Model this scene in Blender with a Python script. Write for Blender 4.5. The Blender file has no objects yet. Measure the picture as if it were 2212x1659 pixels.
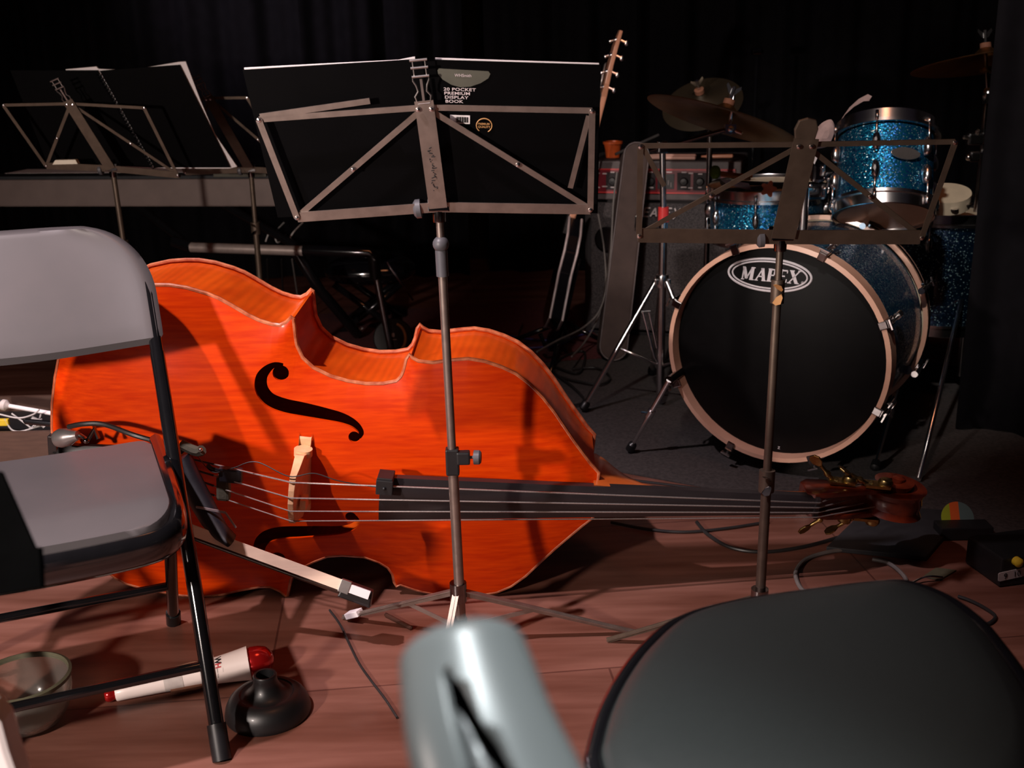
import bpy, bmesh, math, random
from mathutils import Vector, Matrix
random.seed(7)
C = bpy.context.scene.collection
V = Vector
# ------------------------------------------------------------------ camera
F, PITCH, ROLL, H = 2370.0, math.radians(16.9), math.radians(1.3), 1.095
FW = V((0, math.cos(PITCH), -math.sin(PITCH)))
R0, U0 = V((1, 0, 0)), V((0, math.sin(PITCH), math.cos(PITCH)))
RT = R0*math.cos(ROLL) - U0*math.sin(ROLL)
UP = U0*math.cos(ROLL) + R0*math.sin(ROLL)
EYE = V((0, 0, H))
def ray(x, y): return FW + RT*((x-1106)/F) + UP*((829.5-y)/F)
def W(x, y, Y):                       # the point of the place seen at a pixel, Y metres up-stage
    r = ray(x, y); return EYE + r*(Y/r.y)
def G(x, y, z=0.0):                   # the point at height z seen at a pixel
    r = ray(x, y); return EYE + r*((z-H)/r.z)
def PL(x, y, o, n):                   # on a plane
    r = ray(x, y); return EYE + r*((o-EYE).dot(n)/r.dot(n))
cam = bpy.data.cameras.new('camera'); camo = bpy.data.objects.new('camera', cam); C.objects.link(camo)
camo.matrix_world = Matrix(((RT.x, UP.x, -FW.x, EYE.x), (RT.y, UP.y, -FW.y, EYE.y), (RT.z, UP.z, -FW.z, EYE.z), (0, 0, 0, 1)))
cam.sensor_width = 36; cam.lens = F/2212*36; cam.clip_start = 0.02; cam.clip_end = 60
cam.dof.use_dof = True; cam.dof.focus_distance = 2.1; cam.dof.aperture_fstop = 6.2
bpy.context.scene.camera = camo
# ------------------------------------------------------------------ materials
def nodes(m):
    m.use_nodes = True; nt = m.node_tree
    return nt, nt.nodes['Principled BSDF'], nt.links
def mat(name, col, rough=.5, metal=0, coat=0, var=.25, scale=30, stretch=(1, 1, 1), col2=None, bump=0, spec=.5, sheen=0, emit=None):
    m = bpy.data.materials.new(name); nt, b, ln = nodes(m)
    tc = nt.nodes.new('ShaderNodeTexCoord'); mp = nt.nodes.new('ShaderNodeMapping'); mp.inputs['Scale'].default_value = stretch
    nz = nt.nodes.new('ShaderNodeTexNoise'); nz.inputs['Scale'].default_value = scale; nz.inputs['Detail'].default_value = 5
    ln.new(tc.outputs['Object'], mp.inputs['Vector']); ln.new(mp.outputs['Vector'], nz.inputs['Vector'])
    rp = nt.nodes.new('ShaderNodeValToRGB'); e = rp.color_ramp.elements
    c2 = col2 if col2 else tuple(max(0, c*(1-var)) for c in col)
    e[0].position = .32; e[1].position = .68; e[0].color = (*c2, 1); e[1].color = (*col, 1)
    ln.new(nz.outputs['Fac'], rp.inputs['Fac']); ln.new(rp.outputs['Color'], b.inputs['Base Color'])
    b.inputs['Roughness'].default_value = rough; b.inputs['Metallic'].default_value = metal
    b.inputs['Coat Weight'].default_value = coat; b.inputs['Coat Roughness'].default_value = .12
    b.inputs['Specular IOR Level'].default_value = spec
    if bump:
        bp = nt.nodes.new('ShaderNodeBump'); bp.inputs['Strength'].default_value = bump; bp.inputs['Distance'].default_value = .004
        ln.new(nz.outputs['Fac'], bp.inputs['Height']); ln.new(bp.outputs['Normal'], b.inputs['Normal'])
    return m
def sparkle(name, c1, c2):
    m = bpy.data.materials.new(name); nt, b, ln = nodes(m)
    tc = nt.nodes.new('ShaderNodeTexCoord'); vo = nt.nodes.new('ShaderNodeTexVoronoi'); vo.inputs['Scale'].default_value = 330
    ln.new(tc.outputs['Object'], vo.inputs['Vector'])
    sp = nt.nodes.new('ShaderNodeSeparateColor'); ln.new(vo.outputs['Color'], sp.inputs['Color'])
    rp = nt.nodes.new('ShaderNodeValToRGB'); e = rp.color_ramp.elements
    e[0].color = (*c1, 1); e[1].color = (*c2, 1); e[0].position = .1; e[1].position = .93
    g = e.new(.96); g.color = (.55, .9, .95, 1)
    ln.new(sp.outputs['Red'], rp.inputs['Fac']); ln.new(rp.outputs['Color'], b.inputs['Base Color'])
    geo = nt.nodes.new('ShaderNodeNewGeometry')
    a = nt.nodes.new('ShaderNodeVectorMath'); a.operation = 'SUBTRACT'; a.inputs[1].default_value = (.5, .5, .5)
    ln.new(vo.outputs['Color'], a.inputs[0])
    s = nt.nodes.new('ShaderNodeVectorMath'); s.operation = 'SCALE'; s.inputs['Scale'].default_value = .5; ln.new(a.outputs[0], s.inputs[0])
    ad = nt.nodes.new('ShaderNodeVectorMath'); ad.operation = 'ADD'; ln.new(geo.outputs['Normal'], ad.inputs[0]); ln.new(s.outputs[0], ad.inputs[1])
    no = nt.nodes.new('ShaderNodeVectorMath'); no.operation = 'NORMALIZE'; ln.new(ad.outputs[0], no.inputs[0])
    ln.new(no.outputs[0], b.inputs['Normal'])
    b.inputs['Metallic'].default_value = .75; b.inputs['Roughness'].default_value = .34
    b.inputs['Coat Weight'].default_value = .6; b.inputs['Coat Roughness'].default_value = .05
    return m
def flamed(name, c1, c2, scale, stretch, dist=3):
    m = mat(name, c1, .42, 0, .35, scale=9, stretch=(1, 1, 6), col2=c2, spec=.4); nt, b, ln = nodes(m)
    wv = nt.nodes.new('ShaderNodeTexWave'); wv.inputs['Scale'].default_value = scale; wv.inputs['Distortion'].default_value = dist; wv.inputs['Detail'].default_value = 3
    tc = [n for n in nt.nodes if n.type == 'TEX_COORD'][0]; mp = nt.nodes.new('ShaderNodeMapping'); mp.inputs['Scale'].default_value = stretch
    mp.inputs['Rotation'].default_value = (0, 0, .5)
    ln.new(tc.outputs['Object'], mp.inputs['Vector']); ln.new(mp.outputs['Vector'], wv.inputs['Vector'])
    rp = [n for n in nt.nodes if n.type == 'VALTORGB'][0]
    mx = nt.nodes.new('ShaderNodeMix'); mx.data_type = 'RGBA'; mx.blend_type = 'MULTIPLY'; mx.inputs['Factor'].default_value = .13
    ln.new(rp.outputs['Color'], mx.inputs['A']); ln.new(wv.outputs['Color'], mx.inputs['B']); ln.new(mx.outputs['Result'], b.inputs['Base Color'])
    return m
M = {}
M['spruce'] = mat('orange_red_varnished_spruce', (.70, .054, .0006), .40, 0, .03, scale=7, stretch=(1.5, 18, 18), col2=(.54, .028, .0003), spec=.14)
M['maple'] = flamed('flamed_maple_rib', (.78, .10, .004), (.60, .06, .002), 22, (1, .2, .55))
M['edge'] = mat('worn_varnish_edge', (.62, .20, .09), .35, 0, .5, scale=60, col2=(.35, .06, .02))
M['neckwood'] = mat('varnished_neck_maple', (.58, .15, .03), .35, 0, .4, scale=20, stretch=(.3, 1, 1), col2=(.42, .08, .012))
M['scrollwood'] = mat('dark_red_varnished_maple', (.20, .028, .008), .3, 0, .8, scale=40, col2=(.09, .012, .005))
M['ebony'] = mat('black_ebony', (.022, .018, .019), .32, 0, .1, scale=60, stretch=(.1, 1, 1))
M['bridge'] = mat('pale_bridge_maple', (.80, .48, .26), .55, 0, 0, scale=50, col2=(.66, .36, .18))
M['steel'] = mat('string_steel', (.75, .68, .64), .3, .8, scale=300)
M['wrapped'] = mat('dark_string_wrapping', (.03, .02, .025), .6, scale=300)
M['gold'] = mat('aged_brass', (.58, .42, .15), .3, 1, scale=80, var=.4)
M['inside'] = mat('bare_inner_wood', (.05, .02, .01), .8)
M['blackmetal'] = mat('black_enamelled_tube', (.006, .006, .007), .12, 0, .6, var=.2)
M['greypaint'] = mat('grey_painted_steel', (.088, .079, .081), .42, 0, .1, var=.1, scale=12, col2=(.079, .073, .075))
M['vinyl'] = mat('dark_grey_vinyl', (.018, .023, .0225), .42, 0, 0, var=.06, scale=160, bump=.01)
M['silverplastic'] = mat('glossy_grey_plastic', (.15, .16, .16), .36, 0, 0, var=.08, scale=10)
M['rubber'] = mat('black_rubber', (.008, .008, .009), .42, 0, .05, var=.3)
M['standmetal'] = mat('nickel_strip', (.40, .325, .285), .42, .85, 0, var=.25, scale=40)
M['standdark'] = mat('dark_bronze_strip', (.16, .12, .09), .5, .7, 0, var=.25, scale=40)
M['chrome'] = mat('chrome', (.85, .83, .83), .2, 1, 0, var=.08, scale=60)
M['darkchrome'] = mat('black_chrome', (.30, .28, .28), .16, 1, 0, var=.3, scale=60)
M['blackplastic'] = mat('black_plastic', (.012, .012, .013), .45, 0, 0, var=.3)
M['greyknob'] = mat('grey_plastic_knob', (.10, .10, .11), .45)
M['cover'] = mat('black_plastic_cover', (.0018, .0017, .002), .55, 0, 0, var=.2, scale=20, spec=.05)
M['paper'] = mat('white_paper', (.86, .80, .80), .7, 0, 0, var=.04)
M['card'] = mat('cream_card', (.80, .74, .60), .7, var=.06)
M['print'] = mat('pale_print', (.72, .62, .62), .6, var=.05)
M['goldprint'] = mat('gold_print', (.60, .32, .12), .5, var=.2)
M['labelgrey'] = mat('grey_green_label', (.10, .10, .075), .6, var=.2)
M['ink'] = mat('black_ink', (.01, .01, .012), .6)
M['redink'] = mat('red_ink', (.60, .04, .05), .5)
M['keyboard'] = mat('grey_brown_plastic', (.20, .155, .14), .55, var=.15, scale=15)
M['keyboardtop'] = mat('dark_glossy_top', (.045, .05, .055), .3)
M['amptolex'] = mat('black_tolex', (.030, .024, .026), .7, bump=.3, scale=180)
M['ampgrey'] = mat('grey_amp_trim', (.11, .085, .085), .5)
M['redpanel'] = mat('red_enamel_panel', (.20, .008, .018), .4, var=.2)
M['grille'] = mat('black_grille_cloth', (.10, .082, .085), .75, var=.85, scale=240, bump=.4)
M['gigbag'] = mat('brown_nylon', (.085, .055, .048), .8, var=.25, scale=20, bump=.1)
M['piping'] = mat('grey_piping', (.22, .18, .18), .5)
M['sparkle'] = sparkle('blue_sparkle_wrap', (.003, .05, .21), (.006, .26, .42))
M['hoop'] = mat('pale_wood_hoop', (.78, .47, .34), .4, 0, .3, scale=14, stretch=(1, 1, 1), col2=(.68, .38, .27))
M['inlay'] = mat('white_inlay', (.60, .55, .55), .4)
M['drumhead'] = mat('black_drum_head', (.003, .003, .0035), .5, spec=.12)
M['clearhead'] = mat('smoky_drum_head', (.34, .16, .10), .3, 0, .2, var=.3, scale=10)
M['creamhead'] = mat('cream_drum_head', (.72, .62, .45), .55, var=.1)
M['logo'] = mat('white_logo', (.74, .70, .74), .6, var=.03)
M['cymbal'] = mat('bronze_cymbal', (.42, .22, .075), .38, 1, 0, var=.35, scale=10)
M['shadecymbal'] = mat('shaded_bronze', (.035, .024, .012), .6, .4, 0, var=.4, scale=10)  # bronze darkened: the dimness behind the ride is put into the colour
M['satin'] = mat('satin_chrome', (.55, .46, .42), .38, .45)
M['shadesparkle'] = sparkle('shaded_blue_sparkle_wrap', (.0015, .008, .025), (.004, .03, .07))  # darker copy of the blue wrap, with the floor tom's shadow painted in
M['stick'] = mat('pale_hickory', (.78, .45, .36), .5, var=.12, scale=40)
M['orangestick'] = mat('orange_dowel', (.70, .22, .05), .45)
M['greenfelt'] = mat('green_felt', (.17, .26, .02), .95, bump=.4, scale=90)
M['orange'] = mat('orange_plastic', (.85, .14, .03), .4)
M['red'] = mat('red_plastic', (.75, .05, .05), .35)
M['candyred'] = mat('candy_red_metal', (.55, .012, .012), .18, .6, .8, var=.15)
M['white'] = mat('white_enamel', (.85, .74, .70), .4, 0, .2, var=.05)
M['tape'] = mat('greyish_tape', (.62, .55, .52), .6)
M['brown'] = mat('brown_fibre', (.22, .09, .05), .8)
def floormat():
    m = mat('worn_brown_boards', (.225, .098, .072), .42, 0, .05, scale=2.2, stretch=(1.0, 5.5, 1), col2=(.12, .044, .028), bump=.02, spec=.4); nt, b, ln = nodes(m)
    rp = [n for n in nt.nodes if n.type == 'VALTORGB'][0]; tc = [n for n in nt.nodes if n.type == 'TEX_COORD'][0]
    nz = nt.nodes.new('ShaderNodeTexNoise'); nz.inputs['Scale'].default_value = 26; nz.inputs['Detail'].default_value = 6
    mp = nt.nodes.new('ShaderNodeMapping'); mp.inputs['Scale'].default_value = (.16, 1.6, 1); mp.inputs['Rotation'].default_value = (0, 0, -.12)
    ln.new(tc.outputs['Object'], mp.inputs['Vector']); ln.new(mp.outputs['Vector'], nz.inputs['Vector'])
    r2 = nt.nodes.new('ShaderNodeValToRGB'); r2.color_ramp.elements[0].position = .35; r2.color_ramp.elements[0].color = (.80, .75, .72, 1); r2.color_ramp.elements[1].position = .6; r2.color_ramp.elements[1].color = (1, 1, 1, 1)
    ln.new(nz.outputs['Fac'], r2.inputs['Fac'])
    bk = nt.nodes.new('ShaderNodeTexBrick'); bk.inputs['Scale'].default_value = 1; bk.inputs['Brick Width'].default_value = 1.25; bk.inputs['Row Height'].default_value = .62; bk.inputs['Mortar Size'].default_value = .0022
    bk.inputs['Color1'].default_value = (1, 1, 1, 1); bk.inputs['Color2'].default_value = (.86, .86, .86, 1); bk.inputs['Mortar'].default_value = (.5, .45, .45, 1)
    m2 = nt.nodes.new('ShaderNodeMapping'); m2.inputs['Rotation'].default_value = (0, 0, -.10); m2.inputs['Location'].default_value = (.28, .10, 0)
    ln.new(tc.outputs['Object'], m2.inputs['Vector']); ln.new(m2.outputs['Vector'], bk.inputs['Vector'])
    prev = rp.outputs['Color']
    for s in (r2.outputs['Color'], bk.outputs['Color']):
        mx = nt.nodes.new('ShaderNodeMix'); mx.data_type = 'RGBA'; mx.blend_type = 'MULTIPLY'; mx.inputs['Factor'].default_value = 1
        ln.new(prev, mx.inputs['A']); ln.new(s, mx.inputs['B']); prev = mx.outputs['Result']
    ln.new(prev, b.inputs['Base Color']); return m
M['floor'] = floormat()
M['rug'] = mat('charcoal_rug', (.062, .052, .050), .95, scale=120, var=.5, bump=.4)
M['redrug'] = mat('dark_red_rug', (.12, .022, .025), .95, scale=90, var=.5, bump=.3)
M['curtain'] = mat('black_velvet', (.005, .0045, .006), .9, var=.3, scale=20, spec=.1)
M['wall'] = mat('black_wall', (.010, .010, .011), .85)
M['cable'] = mat('black_cable', (.018, .017, .017), .45)
M['greycable'] = mat('grey_cable', (.17, .15, .14), .5)
M['bluecable'] = mat('blue_cable', (.06, .05, .22), .45)
M['whitecable'] = mat('white_cable', (.55, .52, .50), .5)
M['guitar'] = mat('gloss_black_lacquer', (.005, .005, .006), .08, 0, 1)
M['binding'] = mat('cream_binding', (.62, .50, .50), .35)
M['guitarneck'] = mat('pale_guitar_maple', (.78, .36, .22), .35, 0, .3, var=.15, scale=20)
M['hair'] = mat('cream_horsehair', (.82, .60, .46), .5, var=.1, scale=200, stretch=(.05, 1, 1))
M['pearl'] = mat('white_pearl', (.86, .80, .80), .25, 0, .4, var=.04)
M['bowwood'] = mat('dark_bow_wood', (.05, .022, .015), .3, 0, .3)
M['nickel'] = mat('nickel_ferrule', (.55, .52, .50), .3, .9)
M['leather'] = mat('black_leather', (.010, .010, .015), .45, bump=.1, scale=50)
M['greyfelt'] = mat('olive_grey_felt', (.085, .08, .055), .9, bump=.3, scale=90)
M['yellow'] = mat('yellow_plastic', (.75, .52, .03), .5)
M['pink'] = mat('pink_plastic', (.62, .28, .28), .4)
M['case'] = mat('brown_wooden_case', (.09, .045, .03), .6, scale=20, stretch=(1, 6, 6))
M['foldergrey'] = mat('charcoal_card', (.030, .030, .034), .6)
M['deskblack'] = mat('matt_black_desk', (.0015, .0015, .0015), .9, spec=0)
M['cloth'] = mat('pale_pink_cloth', (.62, .44, .42), .85, bump=.2, scale=30)
M['olive'] = mat('olive_card', (.10, .095, .055), .7)
M['greybell'] = mat('grey_horn_metal', (.32, .29, .29), .35, .6)
def glassmat():
    m = bpy.data.materials.new('clear_plastic'); nt, b, ln = nodes(m)
    b.inputs['Base Color'].default_value = (.75, .72, .66, 1); b.inputs['Roughness'].default_value = .08
    b.inputs['Transmission Weight'].default_value = .92; b.inputs['IOR'].default_value = 1.35
    nz = nt.nodes.new('ShaderNodeTexNoise'); nz.inputs['Scale'].default_value = 25
    bp = nt.nodes.new('ShaderNodeBump'); bp.inputs['Strength'].default_value = .15; bp.inputs['Distance'].default_value = .003
    ln.new(nz.outputs['Fac'], bp.inputs['Height']); ln.new(bp.outputs['Normal'], b.inputs['Normal'])
    return m
M['glass'] = glassmat()
def discmat():
    m = bpy.data.materials.new('rainbow_disc'); nt, b, ln = nodes(m)
    tc = nt.nodes.new('ShaderNodeTexCoord'); sx = nt.nodes.new('ShaderNodeSeparateXYZ'); ln.new(tc.outputs['Generated'], sx.inputs[0])
    rp = nt.nodes.new('ShaderNodeValToRGB'); rp.color_ramp.interpolation = 'CONSTANT'; e = rp.color_ramp.elements
    e[0].color = (.35, .42, .03, 1); e[1].position = .28; e[1].color = (.72, .13, .03, 1)
    g = e.new(.56); g.color = (.11, .17, .16, 1)
    ln.new(sx.outputs['X'], rp.inputs['Fac']); ln.new(rp.outputs['Color'], b.inputs['Base Color']); b.inputs['Roughness'].default_value = .3
    return m
M['disc'] = discmat()
# ------------------------------------------------------------------ mesh builder
class MB:
    def __init__(s): s.v = []; s.f = []; s.fs = []
    def add(s, vs, fs, smooth=True, m=None):
        k = len(s.v)
        for p in vs:
            p = V(p); s.v.append(m @ p if m else p)
        for f in fs: s.f.append(tuple(i+k for i in f)); s.fs.append(smooth)
        return s
    def box(s, c, d, m=None, smooth=False):
        x, y, z = (a/2 for a in d); c = V(c)
        vs = [c+V((sx*x, sy*y, sz*z)) for sx in (-1, 1) for sy in (-1, 1) for sz in (-1, 1)]
        return s.add(vs, [(0, 1, 3, 2), (4, 6, 7, 5), (0, 4, 5, 1), (2, 3, 7, 6), (0, 2, 6, 4), (1, 5, 7, 3)], smooth, m)
    def loft(s, rings, caps=True, closed=False, smooth=True, m=None):
        n = len(rings[0]); vs = [p for r in rings for p in r]; fs = []
        k = len(rings)
        for i in range(k if closed else k-1):
            a, b = i*n, ((i+1) % k)*n
            for j in range(n): fs.append((a+j, a+(j+1) % n, b+(j+1) % n, b+j))
        s.add(vs, fs, smooth, m)
        if caps and not closed:
            s.add(rings[0], [tuple(range(n))[::-1]], False, m); s.add(rings[-1], [tuple(range(n))], False, m)
        return s
    def tube(s, pts, r, n=10, closed=False, caps=True, m=None, sq=1.0):
        pts = [V(p) for p in pts]; k = len(pts); rs = r if isinstance(r, (list, tuple)) else [r]*k
        tg = []
        for i in range(k):
            a = pts[(i-1) % k] if (closed or i > 0) else pts[i]; b = pts[(i+1) % k] if (closed or i < k-1) else pts[i]
            t = b-a; tg.append(t.normalized() if t.length > 1e-9 else V((0, 0, 1)))
        u = tg[0].cross(V((0, 0, 1)));
        if u.length < 1e-3: u = tg[0].cross(V((1, 0, 0)))
        u.normalize(); rings = []
        for i in range(k):
            u = u - tg[i]*u.dot(tg[i]); u.normalize(); w = tg[i].cross(u)
            rings.append([pts[i]+u*(rs[i]*math.cos(a))+w*(rs[i]*sq*math.sin(a)) for a in (2*math.pi*j/n for j in range(n))])
        return s.loft(rings, caps, closed, True, m)
    def strip(s, p, q, w, t, nrm):      # flat bar, nrm = facing of its broad side
        p, q, nrm = V(p), V(q), V(nrm).normalized(); d = (q-p).normalized(); sd = d.cross(nrm).normalized(); nn = sd.cross(d).normalized()
        a, b = sd*(w/2), nn*(t/2)
        r = lambda o: [o+a+b, o-a+b, o-a-b, o+a-b]
        return s.loft([r(p), r(q)], smooth=False)
    def lathe(s, c, ax, prof, n=28, caps=True, m=None):
        c, ax = V(c), V(ax).normalized(); u = ax.cross(V((0, 0, 1)))
        if u.length < 1e-3: u = V((1, 0, 0))
        u.normalize(); w = ax.cross(u)
        rings = [[c+ax*h+u*(r*math.cos(a))+w*(r*math.sin(a)) for a in (2*math.pi*j/n for j in range(n))] for r, h in prof]
        return s.loft(rings, caps, False, True, m)
    def ring(s, c, ax, prof, n=40):      # closed profile swept round the axis
        return s.lathe(c, ax, list(prof)+[prof[0]], n, caps=False)
    def prism(s, poly, o, u, v, d):      # polygon (a,b) in plane o+u*a+v*b, extruded by vector d
        o, u, v, d = V(o), V(u), V(v), V(d)
        r0 = [o+u*a+v*b for a, b in poly]; r1 = [p+d for p in r0]
        return s.loft([r0, r1], smooth=False)
    def sphere(s, c, r, n=14, sc=(1, 1, 1)):
        rings = []
        for i in range(1, n):
            t = math.pi*i/n
            rings.append([V(c)+V((r*sc[0]*math.sin(t)*math.cos(a), r*sc[1]*math.sin(t)*math.sin(a), r*sc[2]*math.cos(t))) for a in (2*math.pi*j/(n*2) for j in range(n*2))])
        return s.loft(rings, True)
    def build(s, name, mt, parent=None, bevel=0, loc=None, auto=True):
        base = V((0, 0, 0))
        if parent is not None: base = ROOT[parent.name]
        elif loc is not None: base = V(loc)
        me = bpy.data.meshes.new(name); me.from_pydata([p-base for p in s.v], [], s.f); me.update()
        for p, sm in zip(me.polygons, s.fs): p.use_smooth = sm
        bm = bmesh.new(); bm.from_mesh(me)
        bmesh.ops.remove_doubles(bm, verts=bm.verts, dist=1e-6); bmesh.ops.recalc_face_normals(bm, faces=bm.faces)
        if bevel:
            ed = [e for e in bm.edges if len(e.link_faces) == 2 and e.calc_face_angle(0) > .6]
            bmesh.ops.bevel(bm, geom=ed, offset=bevel, segments=2, affect='EDGES', profile=.6)
        for e in bm.edges:
            if len(e.link_faces) == 2 and e.calc_face_angle(0) > .7: e.smooth = False
        bm.to_mesh(me); bm.free()
        me.materials.append(mt if not isinstance(mt, str) else M[mt])
        o = bpy.data.objects.new(name, me); C.objects.link(o)
        if parent is not None: o.parent = parent
        else: o.location = base
        ROOT[o.name] = base
        return o
ROOT = {}
def tag(o, label, cat, group=None, kind=None):
    o['label'] = label; o['category'] = cat
    if group: o['group'] = group
    if kind: o['kind'] = kind
    return o
def thing(name, label, cat, loc, group=None):
    o = bpy.data.objects.new(name, None); C.objects.link(o); o.location = loc; o.empty_display_size = .05
    ROOT[o.name] = V(loc); return tag(o, label, cat, group)
def struct(o): o['kind'] = 'structure'; return o
def spline(pts, k=8, closed=False):
    pts = [V(p) for p in pts]; n = len(pts); out = []
    for i in range(n if closed else n-1):
        g = lambda j: pts[j % n] if closed else pts[max(0, min(n-1, j))]
        a, b, c, d = g(i-1), g(i), g(i+1), g(i+2)
        for q in range(k):
            t = q/k
            out.append(.5*((2*b)+(c-a)*t+(2*a-5*b+4*c-d)*t*t+(3*b-a-3*c+d)*t**3))
    if not closed: out.append(pts[-1])
    return out
def textmesh(mb, txt, size, o, u, v, n, depth=.0006, shear=0, bold=0, space=1.0, squash=1.0, align='LEFT'):
    cu = bpy.data.curves.new('t', 'FONT'); cu.body = txt; cu.size = size; cu.shear = shear; cu.offset = bold; cu.space_character = space
    cu.align_x = align; cu.resolution_u = 3
    ob = bpy.data.objects.new('t', cu); C.objects.link(ob)
    dg = bpy.context.evaluated_depsgraph_get(); dg.update(); me = ob.evaluated_get(dg).to_mesh()
    u, v, n, o = V(u).normalized(), V(v).normalized(), V(n).normalized(), V(o)
    mb.add([o+u*(p.co.x*squash)+v*p.co.y+n*depth for p in me.vertices], [tuple(f.vertices) for f in me.polygons], False)
    bpy.data.objects.remove(ob); bpy.data.curves.remove(cu)
    return mb
# ================================================================== setting
struct(MB().box((0.2, 2.4, -.05), (7.6, 7.2, .1)).build('floor', 'floor'))
struct(MB().box((0.2, 6.05, 1.6), (7.6, .1, 3.2)).build('wall_back', 'wall'))
struct(MB().box((-3.65, 2.4, 1.6), (.1, 7.2, 3.2)).build('wall_left', 'wall'))
struct(MB().box((4.05, 2.4, 1.6), (.1, 7.2, 3.2)).build('wall_right', 'wall'))
def curtain(name, p, q, folds, amp, z1, label, loc_=None, mt='curtain', seed=1, grp=None, z0=.01):
    rnd = random.Random(seed); p, q = V(p), V(q); d = q-p; L = d.length; d.normalize(); nrm = V((d.y, -d.x, 0))
    n = 260; ph = [rnd.uniform(0, 6.28) for _ in range(5)]; b = MB(); zs = [z0+(z1-z0)*k/10 for k in range(11)]
    rows = []
    for k, z in enumerate(zs):
        row = []
        for i in range(n+1):
            t = i/n; a = (math.sin(t*folds*6.283+ph[0]+.9*math.sin(t*7+ph[1]))*.6+math.sin(t*folds*2.3*6.283+ph[2])*.25)*amp
            a *= .8+.25*math.sin(t*11+ph[3]+k*.05)
            row.append(p+d*(L*t)+nrm*a+V((0, 0, z)))
        rows.append(row)
    fl = [x for r in rows for x in r]; m = n+1
    fs = [(k*m+i, k*m+i+1, (k+1)*m+i+1, (k+1)*m+i) for k in range(10) for i in range(n)]
    bk = [x-nrm*.012 for x in fl]; N = len(fl)
    b.add(fl, fs); b.add(bk, [f[::-1] for f in fs])
    return tag(b.build(name, mt, loc=(p+q)/2), label, 'curtain', grp)
curtain('stage_curtain', (-3.5, 5.55, 0), (-.2, 5.55, 0), 13, .07, 3.1, 'black stage backdrop curtain with faint folds behind the keyboard', seed=3)
curtain('stage_curtain', (-.1, 5.6, 0), (3.9, 5.6, 0), 15, .06, 3.1, 'black stage backdrop curtain behind the guitar and the drum kit', seed=5)
e0 = W(2165, 100, 3.05)
curtain('wing_curtain', (e0.x-.02, 3.05, 0), (e0.x+1.15, 2.40, 0), 6, .05, 3.1, 'black wing curtain hanging at the right edge beside the drum kit', seed=8)
# rug under the drum kit, and a dark red one before the amplifier
ra, rb = G(1290, 1012), G(1705, 1088)
d = (rb-ra).normalized(); back = V((-d.y, d.x, 0))
r0 = ra - d*.95; r1 = ra + d*1.5
tag(MB().prism([(0, 0), (2.45, 0), (2.45, 1.45), (0, 1.45)], r0+V((0, 0, .0005)), d, back, V((0, 0, .003))).build('rug', 'rug', loc=(r0+r1)/2), 'charcoal rug under the drum kit', 'rug')
rr = G(1085, 775)
tag(MB().prism([(-1.0, -.1), (.42, -.1), (.42, .9), (-1.0, .9)], V((rr.x, rr.y, .0042)), V((.985, .17, 0)), V((-.17, .985, 0)), V((0, 0, .003))).build('rug', 'redrug', loc=(rr.x, rr.y, 0)), 'dark red rug on the floor in front of the amplifier', 'rug')
# ================================================================== double bass
BO = V((-.6766, 2.0838, .3277)); BA = V((.99307, -.02854, -.11397)); BP = V((.11162, -.07345, .99103)); BN = V((-.03665, -.99689, -.06976))
BA.normalize(); BP = (BP-BA*BP.dot(BA)).normalized(); BN = BA.cross(BP)
BM = Matrix(((BA.x, BP.x, BN.x, BO.x), (BA.y, BP.y, BN.y, BO.y), (BA.z, BP.z, BN.z, BO.z), (0, 0, 0, 1)))
UPL = [(-.252, .0), (-.2515, .04), (-.248, .09), (-.239, .145), (-.223, .213), (-.195, .268), (-.155, .310), (-.11, .336), (-.07, .349), (-.038, .3545), (-.01, .357), (.023, .355), (.062, .347), (.084, .34), (.109, .328), (.14, .312), (.163, .303), (.186, .298), (.202, .298), (.215, .306), (.224, .317), (.2265, .314), (.229, .295), (.231, .278), (.234, .261), (.246, .236), (.268, .217), (.302, .203), (.337, .196), (.372, .194), (.406, .198), (.432, .206), (.441, .217), (.446, .232), (.449, .254), (.454, .263), (.459, .257), (.472, .251), (.5, .251), (.536, .26), (.568, .266), (.599, .264), (.632, .256), (.661, .245), (.69, .226), (.718, .201), (.744, .172), (.768, .141), (.79, .113), (.812, .087), (.828, .068), (.846, .051)]
LOW = [(-.252, .0), (-.2515, .04), (-.247, .095), (-.232, .165), (-.208, .225), (-.186, .255), (-.156, .283), (-.139, .297), (-.115, .309), (-.061, .321), (.003, .325), (.048, .323), (.09, .313), (.13, .298), (.165, .287), (.19, .284), (.212, .293), (.224, .304), (.2265, .302), (.229, .284), (.233, .258), (.25, .234), (.279, .214), (.308, .198), (.339, .192), (.385, .191), (.416, .2), (.436, .211), (.447, .227), (.451, .245), (.456, .254), (.464, .249), (.496, .258), (.512, .261), (.55, .265), (.59, .264), (.63, .256), (.666, .246), (.695, .228), (.723, .2), (.75, .164), (.778, .128), (.804, .097), (.828, .069), (.846, .051)]
def ip(L, u):
    if u <= L[0][0]: return L[0][1]
    for (a, b), (c, e) in zip(L[:-1], L[1:]):
        if a <= u <= c: return b+(e-b)*(u-a)/max(c-a, 1e-9)
    return L[-1][1]
us = sorted(set([a for a, _ in UPL]+[a for a, _ in LOW]+[-.252+1.098*k/90 for k in range(91)]))
us = [u for i, u in enumerate(us) if i == 0 or u-us[i-1] > .0012]
us[0] = -.2519
OUT = [(u, v) for u, v in UPL]+[(u, -v) for u, v in LOW[::-1]][:-1]
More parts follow.
